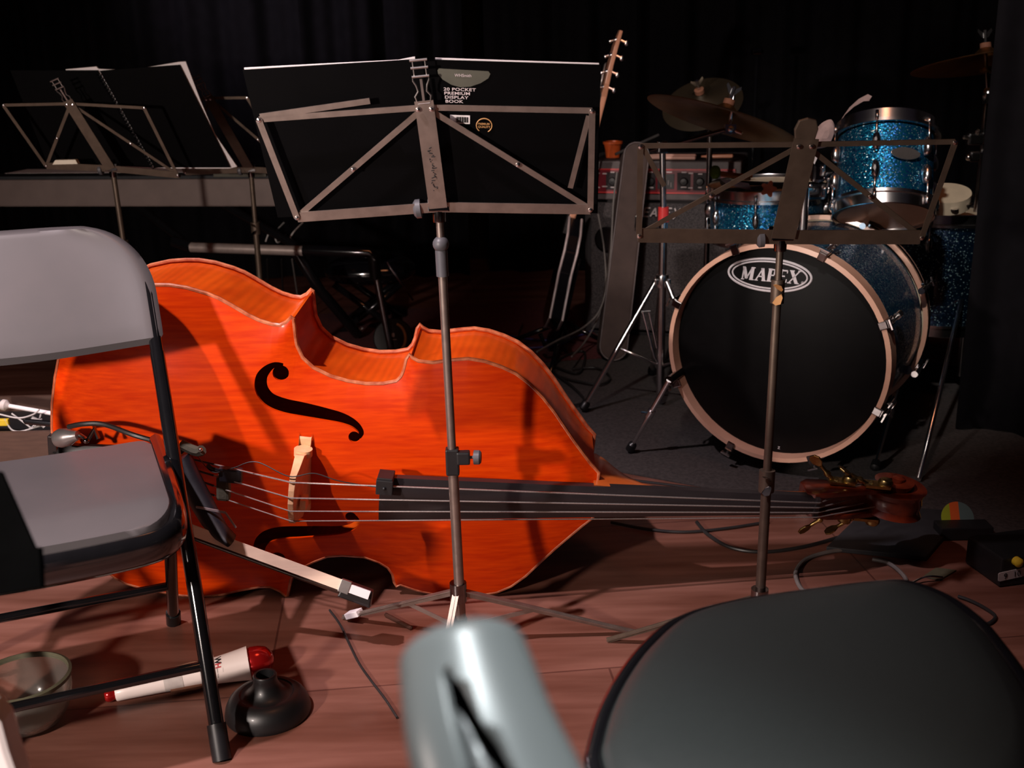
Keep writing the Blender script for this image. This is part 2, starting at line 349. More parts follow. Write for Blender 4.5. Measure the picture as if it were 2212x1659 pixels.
def odist(x, y):
    best = 9
    for (a, b), (c, e) in zip(OUT, OUT[1:]+OUT[:1]):
        if min(abs(a-x), abs(c-x)) > .35: continue
        dx, dy = c-a, e-b; l = dx*dx+dy*dy or 1e-9; t = max(0, min(1, ((x-a)*dx+(y-b)*dy)/l))
        best = min(best, (x-a-dx*t)**2+(y-b-dy*t)**2)
    return math.sqrt(best)
def plate(w0, sgn, bulge, inset=0.0, thick=.006):
    NV = 22; rows = []; back = []
    for u in us:
        hi, lo = max(ip(UPL, u), .003), max(ip(LOW, u), .003); r = []; bk = []
        eu = min((u+.252)/.16, (.846-u)/.2, 1); eu = max(eu, 0)**.6
        for j in range(NV+1):
            t = .5-.5*math.cos(math.pi*j/NV); v = -lo+(hi+lo)*t
            g = bulge*(1-math.exp(-odist(u, v)/.085))
            r.append((u, v, w0+sgn*(thick+g))); bk.append((u, v, w0+sgn*(g if 0 < j < NV else 0)))
        rows.append(r); back.append(bk)
    n = NV+1; K = len(us); b = MB()
    vs = [p for r in rows for p in r]+[p for r in back for p in r]; N = K*n; fs = []
    for i in range(K-1):
        for j in range(NV):
            q = (i*n+j, (i+1)*n+j, (i+1)*n+j+1, i*n+j+1); fs.append(q); fs.append(tuple(x+N for x in q[::-1]))
        fs.append((i*n, i*n+N, (i+1)*n+N, (i+1)*n)); fs.append((i*n+NV, (i+1)*n+NV, (i+1)*n+NV+N, i*n+NV+N))
    for j in range(NV):
        fs.append((j, j+1, j+1+N, j+N)); e = (K-1)*n; fs.append((e+j, e+j+N, e+j+1+N, e+j+1))
    b.add(vs, fs, True, BM); return b
bass = thing('double_bass', 'orange-red varnished double bass lying on its side on the floor', 'double bass', (BO.x, BO.y+.1, 0))
top = plate(0, 1, .030).build('top_plate', 'spruce', bass)
# sound holes cut right through the top
def fcut(sg):
    b = MB()
    def disc(c, r):
        return [(c[0]+r*math.cos(a), c[1]+r*math.sin(a)) for a in (6.2832*k/20 for k in range(20))]
    polys = [disc((.208, .206), .0155), disc((.357, .089), .0115)]
    cl = spline([(.212, .222, 0), (.197, .222, 0), (.182, .212, 0), (.172, .195, 0), (.173, .172, 0), (.188, .152, 0), (.217, .141, 0), (.254, .136, 0), (.291, .131, 0), (.33, .125, 0), (.356, .115, 0), (.370, .100, 0), (.366, .086, 0)], 5)
    n = len(cl); L = []; R_ = []
    for i, p in enumerate(cl):
        t = i/(n-1); a = cl[min(i+1, n-1)]-cl[max(i-1, 0)]; a.normalize(); nn = V((-a.y, a.x, 0))
        w = .0035+.0115*math.sin(math.pi*min(1, max(0, t)))**1.3
        L.append(p+nn*w); R_.append(p-nn*w)
    polys.append([(p.x, p.y) for p in L]+[(p.x, p.y) for p in R_[::-1]])
    out = []
    for pg in polys:
        m = MB(); r0 = [V((u, sg*v, -.02)) for u, v in pg]; r1 = [V((u, sg*v, .09)) for u, v in pg]
        m.loft([r0, r1], smooth=False, m=BM); out.append(m)
    return out
for sg in (1, -1):
    for m in fcut(sg):
        cu = m.build('cut', 'inside', bass)
        md = top.modifiers.new('b', 'BOOLEAN'); md.object = cu; md.operation = 'DIFFERENCE'; md.solver = 'EXACT'
        bpy.context.view_layer.update(); dg = bpy.context.evaluated_depsgraph_get()
        nm = bpy.data.meshes.new_from_object(top.evaluated_get(dg)); top.modifiers.clear(); old = top.data; top.data = nm; nm.name = 'top_plate'
        bpy.data.meshes.remove(old); cm = cu.data; bpy.data.objects.remove(cu); bpy.data.meshes.remove(cm)
while len(top.data.materials) > 1: top.data.materials.pop()
RIBD = .185
plate(-RIBD, -1, .012).build('back_plate', 'spruce', bass)
cen = lambda k: OUT[k]
ins = []
nO = len(OUT)
for i in range(nO):
    a, c = V((*OUT[i-1], 0)), V((*OUT[(i+1) % nO], 0)); t = (c-a).normalized(); nn = V((t.y, -t.x, 0))
    ins.append(V((*OUT[i], 0))+nn*.005)
b = MB(); b.loft([[V((p.x, p.y, w)) for p in ins] for w in (.001, -RIBD+.001)], caps=False, m=BM); b.build('rib', 'maple', bass)
b = MB()
for w in (.003, -RIBD-.003):
    b.tube([BM @ V((u, v, w)) for u, v in OUT], .0044, 8, closed=True)
b.build('plate_edge', 'edge', bass)
sw = lambda u: .162-.179*(u-.262)          # height of the strings over the plate plane
# neck and heel
st = [(.838, .036, .03, -.185), (.852, .036, .028, -.185), (.868, .034, .026, -.165), (.888, .031, .022, -.125), (.91, .029, .018, -.085), (.94, .027, .012, -.050), (.98, .026, .004, -.032), (1.06, .025, -.011, -.042), (1.18, .0225, -.033, -.064), (1.30, .021, -.055, -.086)]
rings = []
for u, hw, wt, wb in st:
    r = []
    for k in range(16):
        a = math.pi*k/15; r.append(V((u, hw*math.cos(a), wt-(wt-wb)*math.sin(a)**.8)))
    rings.append(r)
MB().loft(rings, m=BM).build('neck', 'neckwood', bass)
rings = []
for k in range(24):
    u = .423+(1.302-.423)*k/23; hw = .046+(.0215-.046)*k/23; wt = sw(u)-.016+.004*k/23; r = []
    for j in range(9):
        a = -1+2*j/8; r.append(V((u, -hw*a, wt-.010*a*a)))
    r += [V((u, -hw, wt-.026)), V((u, hw, wt-.026))]
    rings.append(r)
MB().loft(rings, m=BM).build('fingerboard', 'ebony', bass)
MB().box((.433, .036, .122), (.032, .030, .018), BM).box((.433, .051, .108), (.030, .008, .040), BM).sphere(BM @ V((.433, .036, .133)), .0035, 6).build('pickup_clamp', 'blackplastic', bass, bevel=.0015)
MB().box((1.305, 0, sw(1.305)-.014), (.009, .045, .022), BM).build('nut', 'ebony', bass, bevel=.001)
# bridge
bp = [(-.078, 0), (-.083, .010), (-.060, .020), (-.056, .050), (-.066, .085), (-.055, .120), (-.05, .145), (-.025, .158), (0, .163), (.025, .158), (.05, .145), (.055, .120), (.066, .085), (.056, .050), (.060, .020), (.083, .010), (.078, 0), (.040, 0), (.036, .018), (.030, .048), (.012, .062), (0, .066), (-.012, .062), (-.030, .048), (-.036, .018), (-.040, 0)]
rr_ = []
for s_, k in ((-1, 0), (1, 0)):
    rr_.append([V((.262+s_*(.0125-.05*max(0, w-.02)), v, w+.034*(1 if w < .03 else 0)*(1-w/.03))) for v, w in bp])
br = MB().loft(rr_, smooth=False, m=BM).build('bridge', 'bridge', bass, bevel=.0012)
for sv in (1, -1):
    m = MB().lathe(BM @ V((.262, sv*.058, .052)), BP, [(.0005, -.007), (.018, -.007), (.018, .007), (.0005, .007)], 20)
    m.build('height_adjuster', 'bridge', br)
MB().box((.279, -.018, .118), (.012, .024, .030), BM).build('bridge_pickup', 'bridge', br, bevel=.002)
# tailpiece, gut, saddle
rings = []
for k in range(12):
    t = k/11; u = -.222+.262*t; hw = .022+.022*t; w0 = .050+.012*t
    rings.append([V((u, hw, w0-.010)), V((u, hw, w0)), V((u, hw*.5, w0+.009)), V((u, 0, w0+.012)), V((u, -hw*.5, w0+.009)), V((u, -hw, w0)), V((u, -hw, w0-.010))])
tp = MB().loft(rings, m=BM).build('tailpiece', 'ebony', bass)
MB().tube([BM @ V(p) for p in ((-.20, .012, .046), (-.245, .010, .020), (-.258, .006, -.03), (-.258, -.006, -.03), (-.245, -.010, .020), (-.20, -.012, .046))], .003).build('tail_gut', 'cable', bass)
MB().box((-.247, 0, .010), (.018, .05, .024), BM).build('saddle', 'ebony', bass, bevel=.002)
MB().lathe(BM @ V((-.25, 0, -.09)), -BA, [(.02, 0), (.024, .012), (.015, .035), (.006, .04), (.006, .10), (.001, .105)], 16).build('endpin', 'blackmetal', bass)
for k, (vb, wb, vn, vt) in enumerate(((.041, .151, .0165, .031), (.014, .162, .0055, .010), (-.014, .162, -.0055, -.010), (-.041, .151, -.0165, -.031))):
    pb = V((.262, vb, wb+.002)); pn = V((1.305, vn, sw(1.305))); pt = V((.035, vt, .070)); pg = V((1.36+.028*k, vn*.5, -.085))
    pw = pt+(pb-pt)*.28
    s_ = MB().tube([BM @ p for p in (pw, pb, pn, pg)], .0016-.0001*k, 6).build('string', 'steel', bass)
    MB().tube([BM @ p for p in (pt-V((.02, 0, 0)), pt, pw)], .0022, 6).build('string_winding', 'wrapped', s_)
# rubber practice mute and the pickup lead on the strings
MB().box((.118, -.012, .098), (.026, .052, .020), BM).build('string_mute', 'greyfelt', bass, bevel=.006)
MB().box((.135, .022, .108), (.045, .030, .016), BM).tube([BM @ V(p) for p in ((.12, .03, .115), (.10, .036, .118), (.09, .040, .11))], .003).build('mute_clip', 'leather', bass, bevel=.004)
ld = spline([BM @ V(p) for p in ((.06, .040, .075), (.105, .033, .125), (.145, .050, .135), (.19, .068, .135), (.255, .052, .150), (.300, .058, .140), (.345, .046, .137), (.39, .038, .130), (.433, .036, .130))], 8)
MB().tube(ld, .0011, 6).build('pickup_lead', 'cable', bass)
# pegbox and scroll
rings = []
for u, hw, wt, wb in ((1.285, .024, -.052, -.115), (1.30, .027, -.040, -.128), (1.335, .031, -.045, -.125), (1.38, .033, -.060, -.120), (1.42, .033, -.075, -.124), (1.455, .031, -.085, -.140), (1.48, .028, -.094, -.150)):
    rings.append([V((u, hw, wt)), V((u, hw*1.06, (wt+wb)/2)), V((u, hw*.8, wb)), V((u, -hw*.8, wb)), V((u, -hw*1.06, (wt+wb)/2)), V((u, -hw, wt)), V((u, -hw*.66, wt)), V((u, -hw*.62, wt-.030)), V((u, hw*.62, wt-.030)), V((u, hw*.66, wt))])
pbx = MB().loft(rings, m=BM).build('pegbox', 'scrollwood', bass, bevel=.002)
b = MB(); turns = []
for k in range(60):
    t = k/59; a = math.pi*.95-t*math.pi*3.6; r = .047*(1-t)**.85+.009
    cen_ = V((1.492, 0, -.122)); hw = .024+.022*t
    ctr = cen_+V((math.cos(a)*r, 0, math.sin(a)*r)); rad = V((math.cos(a), 0, math.sin(a)))
    th = .016-.006*t
    turns.append([ctr+rad*th+V((0, hw, 0)), ctr+rad*th*.55+V((0, hw*.5, 0)), ctr+rad*th*.75, ctr+rad*th*.55+V((0, -hw*.5, 0)), ctr+rad*th+V((0, -hw, 0)), ctr-rad*th+V((0, -hw, 0)), ctr-rad*th+V((0, hw, 0))])
b.loft(turns, m=BM); b.lathe(BM @ V((1.492, -.050, -.122)), BP, [(.006, 0), (.012, .004), (.013, .096), (.006, .10)], 16)
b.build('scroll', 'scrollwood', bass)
for k, (u, sg, ang) in enumerate(((1.350, 1, .80), (1.425, 1, 1.12), (1.355, -1, .8), (1.415, -1, .9))):
    base = V((u, sg*.035, -.092)); dr = V((-math.sin(ang), sg*math.cos(ang), 0))
    m = MB().lathe(BM @ base, BM.to_3x3() @ dr, [(.010, 0), (.012, .004), (.005, .008), (.0045, .022), (.007, .024), (.007, .030), (.004, .034), (.004, .05)], 14)
    m.box(base+V((.012, sg*.004, 0)), (.052, .006, .030), BM)
    m.lathe(BM @ (base+V((.030, sg*.006, 0))), BM.to_3x3() @ V((0, sg, 0)), [(.016, 0), (.016, .006), (.012, .012), (.001, .013)], 18)
    tn = m.build('tuning_machine', 'gold', bass)
    kb = base+dr*.05; sd = V((dr.y*sg, -dr.x*sg, 0)) if sg > 0 else V((dr.y, -dr.x, 0))
    mm = MB(); pc = BM @ kb; D3 = BM.to_3x3() @ dr; N3 = BM.to_3x3() @ V((0, 0, 1)); S3 = D3.cross(N3).normalized()
    mm.prism([(-.004, 0), (-.012, .010), (-.013, .022), (-.006, .030), (.006, .030), (.013, .022), (.012, .010), (.004, 0)], pc-S3*.002, N3 if k % 2 else (N3*.6+S3*.8).normalized(), D3, (S3 if k % 2 else (S3*.6-N3*.8).normalized())*.004)
    mm.build('tuning_key', 'gold', tn, bevel=.0012)
# ================================================================== bow in its quiver
bd0, bd1 = W(488, 1172, 1.875), W(798, 1286, 1.845)
D = (bd1-bd0).normalized(); hn = V((0, -1, .25)).normalized(); hs = D.cross(hn).normalized(); hs = hs if hs.z > 0 else -hs; hn = hs.cross(D); hn = hn if hn.y < 0 else -hn
L = (bd1-bd0).length
bow = thing('bow', 'double bass bow with cream hair and white frog slide slanting across the bass', 'bow', bd0)
MB().strip(bd0-D*.08, bd0+D*(L*.80), .0205, .0025, hn).build('bow_hair', 'hair', bow)
MB().strip(bd0+D*(L*.795), bd0+D*(L*.865), .0245, .010, hn).build('ferrule', 'nickel', bow, bevel=.001)
MB().strip(bd0+D*(L*.862)+hn*.001, bd0+D*L, .0165, .005, hn).build('frog_slide', 'pearl', bow, bevel=.0006)
so = -hs*.018-hn*.022
MB().tube([bd0-D*.1+so, bd0+D*(L*.98)+so], .0062, 10).build('bow_stick', 'bowwood', bow)
MB().prism([(L*.82, .006), (L*1.01, .006), (L*1.03, -.026), (L*.80, -.026)], bd0-hn*.008, D, hs, -hn*.022).build('frog', 'ebony', bow, bevel=.003)
# black quiver hanging from the tailpiece
q = lambda x, y, Y: W(x, y, Y)
qm = MB(); rings = []
for (x, y, w, Y) in ((395, 985, 34, 1.955), (410, 1030, 45, 1.94), (430, 1075, 50, 1.925), (455, 1120, 45, 1.905), (478, 1150, 32, 1.89), (500, 1168, 20, 1.88)):
    c = W(x, y, Y); s_ = w/2/1130*1.0; a = V((.85, 0, .5)); bb = V((0, 1, .1))
    rings.append([c+a*(s_*math.cos(t))+bb*(.022*math.sin(t)) for t in (6.2832*k/14 for k in range(14))])
qm.loft(rings)
qv = thing('bow_quiver', 'black leather bow quiver hanging at the tailpiece of the double bass', 'quiver', W(440, 1090, 1.935))
qm.build('pouch', 'leather', qv)
MB().tube(spline([W(392, 960, 1.96), W(425, 975, 1.95), W(437, 972, 1.945)], 5), .010, 8).build('strap_roll', 'greyfelt', qv)
MB().strip(W(424, 1095, 1.90), W(487, 1107, 1.88), .004, .003, (0, -1, 0)).strip(W(487, 1107, 1.88), W(510, 1140, 1.87), .003, .003, (0, -1, 0)).build('strap', 'piping', qv)
MB().sphere(W(433, 972, 1.94), .004, 8).build('clip', 'chrome', qv)
# ================================================================== folding chairs
def chair(label, org, fwd, panel, rim, seat=True, legs=True, group=None, name='folding_chair', scale=1):
    fwd = V((fwd[0], fwd[1], 0)).normalized(); rt = V((-fwd.y, fwd.x, 0))       # rt: image right when it faces the camera
    X = lambda x, y, z: V(org)+rt*x+fwd*y+V((0, 0, z))
    t = thing(name, label, 'chair', org, group)
    hw = .215; sl = (.235+.139)/.617
    yb = lambda z: .235-sl*z
    # one bent tube: front legs and the hoop round the backrest
    def leg(s):
        return MB().tube([X(s*hw, yb(.012), .012), X(s*hw, yb(.3), .3), X(s*hw, yb(.60), .60)], .0125, 12)
    for s in (-1, 1): leg(s).build('leg', 'blackmetal', t)
    pts = [X(-hw, yb(.595), .595)]+[X(-hw, yb(.66), .66)]
    for k in range(9):
        a = math.pi/2*k/8; pts.append(X(-(hw-.105)-.105*math.cos(a), yb(.69+.095*math.sin(a))-.0, .69+.095*math.sin(a)))
    for k in range(9):
        a = math.pi/2*(1-k/8); pts.append(X((hw-.105)+.105*math.cos(a), yb(.69+.095*math.sin(a)), .69+.095*math.sin(a)))
    pts += [X(hw, yb(.66), .66), X(hw, yb(.595), .595)]
    pts = pts[:11]+[pts[10]+(pts[11]-pts[10])*(k/8) for k in range(1, 8)]+pts[11:]
    pts = [p+fwd*(-.020*(1-min(1, abs((p-V(org)).dot(rt))/hw)**4)) for p in pts]
    MB().tube(pts, .0115, 12).build('back_frame', 'blackmetal', t)
    # backrest: a dished panel wrapped round the hoop
    n, mrows = 44, 22; g = []
    def half(z):
        q = .812 if not rim else .782
        if z > .69-.005: 
            e = max(0, (z-.69)/(q-.69+.0001)); return (hw-.105)+(.120)*math.sqrt(max(0, 1-min(1, e)**2.2))
        if z < .632: return hw+.015-.014*((.632-z)/.02)**2
        return hw+.015
    inset = 0 if not rim else -.012
    fr, bk = [], []
    ztop = .812 if not rim else .786
    for r in range(mrows+1):
        z = .615+(ztop-.615)*(1-(1-r/mrows)**1.5); h = max(half(z), .02)+inset; row, rb = [], []
        for i in range(n+1):
            u = -1+2*i/n; dish = -.020*(1-u**4); zz = z-.012*(1-u*u)*(1-r/mrows)
            ed = .0165*(1-max(abs(u), abs(2*r/mrows-1))**26)
            row.append(X(u*h, yb(zz)+dish+.004+ed, zz)); rb.append(X(u*h, yb(zz)+dish-.004-ed, zz))
        fr.append(row); bk.append(rb)
    N = (n+1)*(mrows+1); m = n+1; b = MB(); fs = []
    for r in range(mrows):
        for i in range(n):
            q = (r*m+i, r*m+i+1, (r+1)*m+i+1, (r+1)*m+i); fs += [q, tuple(x+N for x in q[::-1])]
    for r in range(mrows): fs += [(r*m, (r+1)*m, (r+1)*m+N, r*m+N), (r*m+n, r*m+n+N, (r+1)*m+n+N, (r+1)*m+n)]
    for i in range(n): fs += [(i, i+N, i+1+N, i+1), (mrows*m+i, mrows*m+i+1, mrows*m+i+1+N, mrows*m+i+N)]
    b.add([p for r in fr for p in r]+[p for r in bk for p in r], fs); b.build('backrest', panel, t)
    if seat:
        prof = []
        def seatz(y): return .440+.012*(y+.15)/.4 - (.0 if y < .17 else .75*(y-.17)**1.35)
        rows_t, rows_b = [], []
        ys = [-.145, -.12, -.05, .05, .12, .155, .178, .190, .202, .212, .220, .227, .233, .237, .239]
        for k, y in enumerate(ys):
            w = .189-.062*(1-math.sqrt(max(0, 1-max(0, min(1, (y-.178)/.0615))**2)))
            w = w if y > -.13 else w-.01
            row = [X(w*math.sin(math.pi/2*(-1+2*i/16)), y, seatz(y)-.006*(1-(-1+2*i/16)**2)-.012*abs(-1+2*i/16)**8) for i in range(17)]
            rows_t.append(row); rows_b.append([p-V((0, 0, .012)) for p in row])
        mm = 17; NN = mm*len(ys); fs = []
        for r in range(len(ys)-1):
            for i in range(16):
                q = (r*mm+i, r*mm+i+1, (r+1)*mm+i+1, (r+1)*mm+i); fs += [q, tuple(x+NN for x in q[::-1])]
            fs += [(r*mm, (r+1)*mm, (r+1)*mm+NN, r*mm+NN), (r*mm+16, r*mm+16+NN, (r+1)*mm+16+NN, (r+1)*mm+16)]
        L_ = (len(ys)-1)*mm
        for i in range(16): fs += [(i, i+NN, i+1+NN, i+1), (L_+i, L_+i+1, L_+i+1+NN, L_+i+NN)]
        st = MB().add([p for r in rows_t for p in r]+[p for r in rows_b for p in r], fs).build('seat', panel, t)
        fp = spline([X(-.196, -.16, .422), X(-.196, .08, .428), X(-.194, .185, .420), X(-.180, .226, .410), X(-.135, .246, .405), X(0, .250, .402), X(.135, .246, .405), X(.180, .226, .410), X(.194, .185, .420), X(.196, .08, .428), X(.196, -.16, .422)], 6)
        MB().tube([q-V((0, 0, .010)) for q in fp], .015, 12, sq=1.9).build('seat_frame', 'blackmetal', t)
    if legs:
        for s in (-1, 1):
            MB().tube([X(s*.194, .03, .405), X(s*.194, -.10, .22), X(s*.194, -.262, .012)], .0115, 12).build('rear_leg', 'blackmetal', t)
            MB().tube([X(s*hw, yb(.0), 0), X(s*hw, yb(.05), .05)], .0155, 12).build('foot_cap', 'rubber', t)
            MB().tube([X(s*.194, -.267, 0), X(s*.194, -.245, .035)], .0145, 12).build('foot_cap', 'rubber', t)
        MB().tube([X(-hw, yb(.13)-.004, .13), X(hw, yb(.13)-.004, .13)], .0085, 10).build('crossbar', 'blackmetal', t)
        MB().tube([X(-.194, -.17, .13), X(.194, -.17, .13)], .0085, 10).build('crossbar', 'blackmetal', t)
    return t, X
ch1, X1 = chair('grey folding chair facing the camera in front of the double bass', (-.774, 1.670, 0), (.38, -.925), 'greypaint', False)
# padded stool close to the camera
so_ = [(1283, 1659), (1287, 1600), (1310, 1530), (1345, 1465), (1390, 1405), (1450, 1352), (1520, 1322), (1620, 1300), (1760, 1280), (1900, 1263), (1967, 1264), (2047, 1294), (2111, 1340), (2150, 1384), (2212, 1470), (2262, 1570), (2262, 1690), (2170, 1770), (1950, 1810), (1550, 1815), (1340, 1750)]
zs_ = .47; sp_ = spline([G(x, y, zs_) for x, y in so_], 4, closed=True); cs_ = sum(sp_, V((0, 0, 0)))/len(sp_)
stool = thing('padded_stool', 'dark grey padded stool with a glossy black rim in the bottom right corner', 'stool', (cs_.x, cs_.y, 0))
rings = []
for k, dz in ((1.0, -.030), (1.0, -.004), (.985, .004), (.95, .012), (.86, .019), (.7, .025), (.45, .029), (.15, .030)): rings.append([cs_+(p-cs_)*k*.975+V((0, 0, dz)) for p in sp_])
MB().loft(rings).build('seat_pad', 'vinyl', stool)
MB().tube([cs_+(p-cs_)*.995+V((0, 0, -.004)) for p in sp_], .0095, 10, closed=True).build('rim', 'blackmetal', stool)
MB().tube([cs_+(p-cs_)*.985+V((0, 0, -.024)) for p in sp_], .009, 10, closed=True).build('lower_rim', 'blackmetal', stool)
for sx in (-1, 1):
    for sy in (-1, 1): MB().tube([cs_+V((sx*.13, sy*.11, -.02)), V((cs_.x+sx*.17, cs_.y+sy*.15, 0))], .012, 10).build('leg', 'blackmetal', stool)
# slim grey chair seen edge-on right before the camera
c3 = V((-.03, .50, 0))
t = thing('slatted_chair', 'blurred glossy grey chair back seen edge-on at the bottom centre', 'chair', c3)
E3 = [W(990, 1372, .40), W(1010, 1460, .385), W(1045, 1600, .362), W(1120, 1800, .335), W(1200, 2050, .30)]
pts = spline(E3, 8); rings = []
for i, p in enumerate(pts):
    a = pts[min(i+1, len(pts)-1)]-pts[max(i-1, 0)]; a.normalize()
    sd = RT.copy(); sd = (sd-a*sd.dot(a)).normalized(); dp = a.cross(sd).normalized()
    k = i/(len(pts)-1); e = min(1, (i+.35)/5); e = math.sqrt(1-(1-e)**2)
    w_ = (.0245+.010*k)*(.25+.75*e); d_ = .020*(.3+.7*e)
    rg = [p+sd*(w_*math.cos(q))+dp*(d_*math.sin(q)) for q in (6.2832*j/28 for j in range(28))]
    rings.append(rg)
back3 = MB().loft(rings).build('backrest', 'silverplastic', t)
# the groove down its edge
gp = [W(962, 1470, .377), W(1000, 1545, .362), W(1048, 1650, .345), W(1112, 1800, .318)]
gpts = spline(gp, 6)
cm = MB(); rg = []
for i, p in enumerate(gpts):
    a = gpts[min(i+1, len(gpts)-1)]-gpts[max(i-1, 0)]; a.normalize(); sd = (RT-a*RT.dot(a)).normalized(); dp = a.cross(sd).normalized(); dp = dp if dp.dot(p-EYE) < 0 else -dp
    w_ = .0034+.0046*min(1, (i+1)/12)
    rg.append([p+sd*(w_*math.cos(q))+dp*(.012*math.sin(q)) for q in (6.2832*j/16 for j in range(16))])
ct = cm.loft(rg).build('cut', 'inside', t)
md = back3.modifiers.new('b', 'BOOLEAN'); md.object = ct; md.operation = 'DIFFERENCE'; md.solver = 'EXACT'
bpy.context.view_layer.update(); dg = bpy.context.evaluated_depsgraph_get()
nm = bpy.data.meshes.new_from_object(back3.evaluated_get(dg)); back3.modifiers.clear(); old = back3.data; back3.data = nm; nm.name = 'backrest'; bpy.data.meshes.remove(old)
cmesh = ct.data; bpy.data.objects.remove(ct); bpy.data.meshes.remove(cmesh)
while len(back3.data.materials) > 1: back3.data.materials.pop()
gi = []
for i, p in enumerate(gpts):
    a = gpts[min(i+1, len(gpts)-1)]-gpts[max(i-1, 0)]; a.normalize(); sd = (RT-a*RT.dot(a)).normalized(); dp = a.cross(sd).normalized(); dp = dp if dp.dot(p-EYE) > 0 else -dp
    w_ = .0036+.0048*min(1, (i+1)/12); gi.append([p+dp*.0055+sd*(w_*math.cos(q))+dp*(.004*math.sin(q)) for q in (6.2832*j/12 for j in range(12))])
MB().loft(gi).build('groove_shade', 'rubber', t)  # black strip added so the groove's shade shows as colour
lo = E3[-1]
for s in (-1, 1): MB().tube([lo+V((s*.006, .01, .05)), V((c3.x+.05+s*.05, .42+.08*s, 0))], .011, 10).build('leg', 'blackmetal', t)
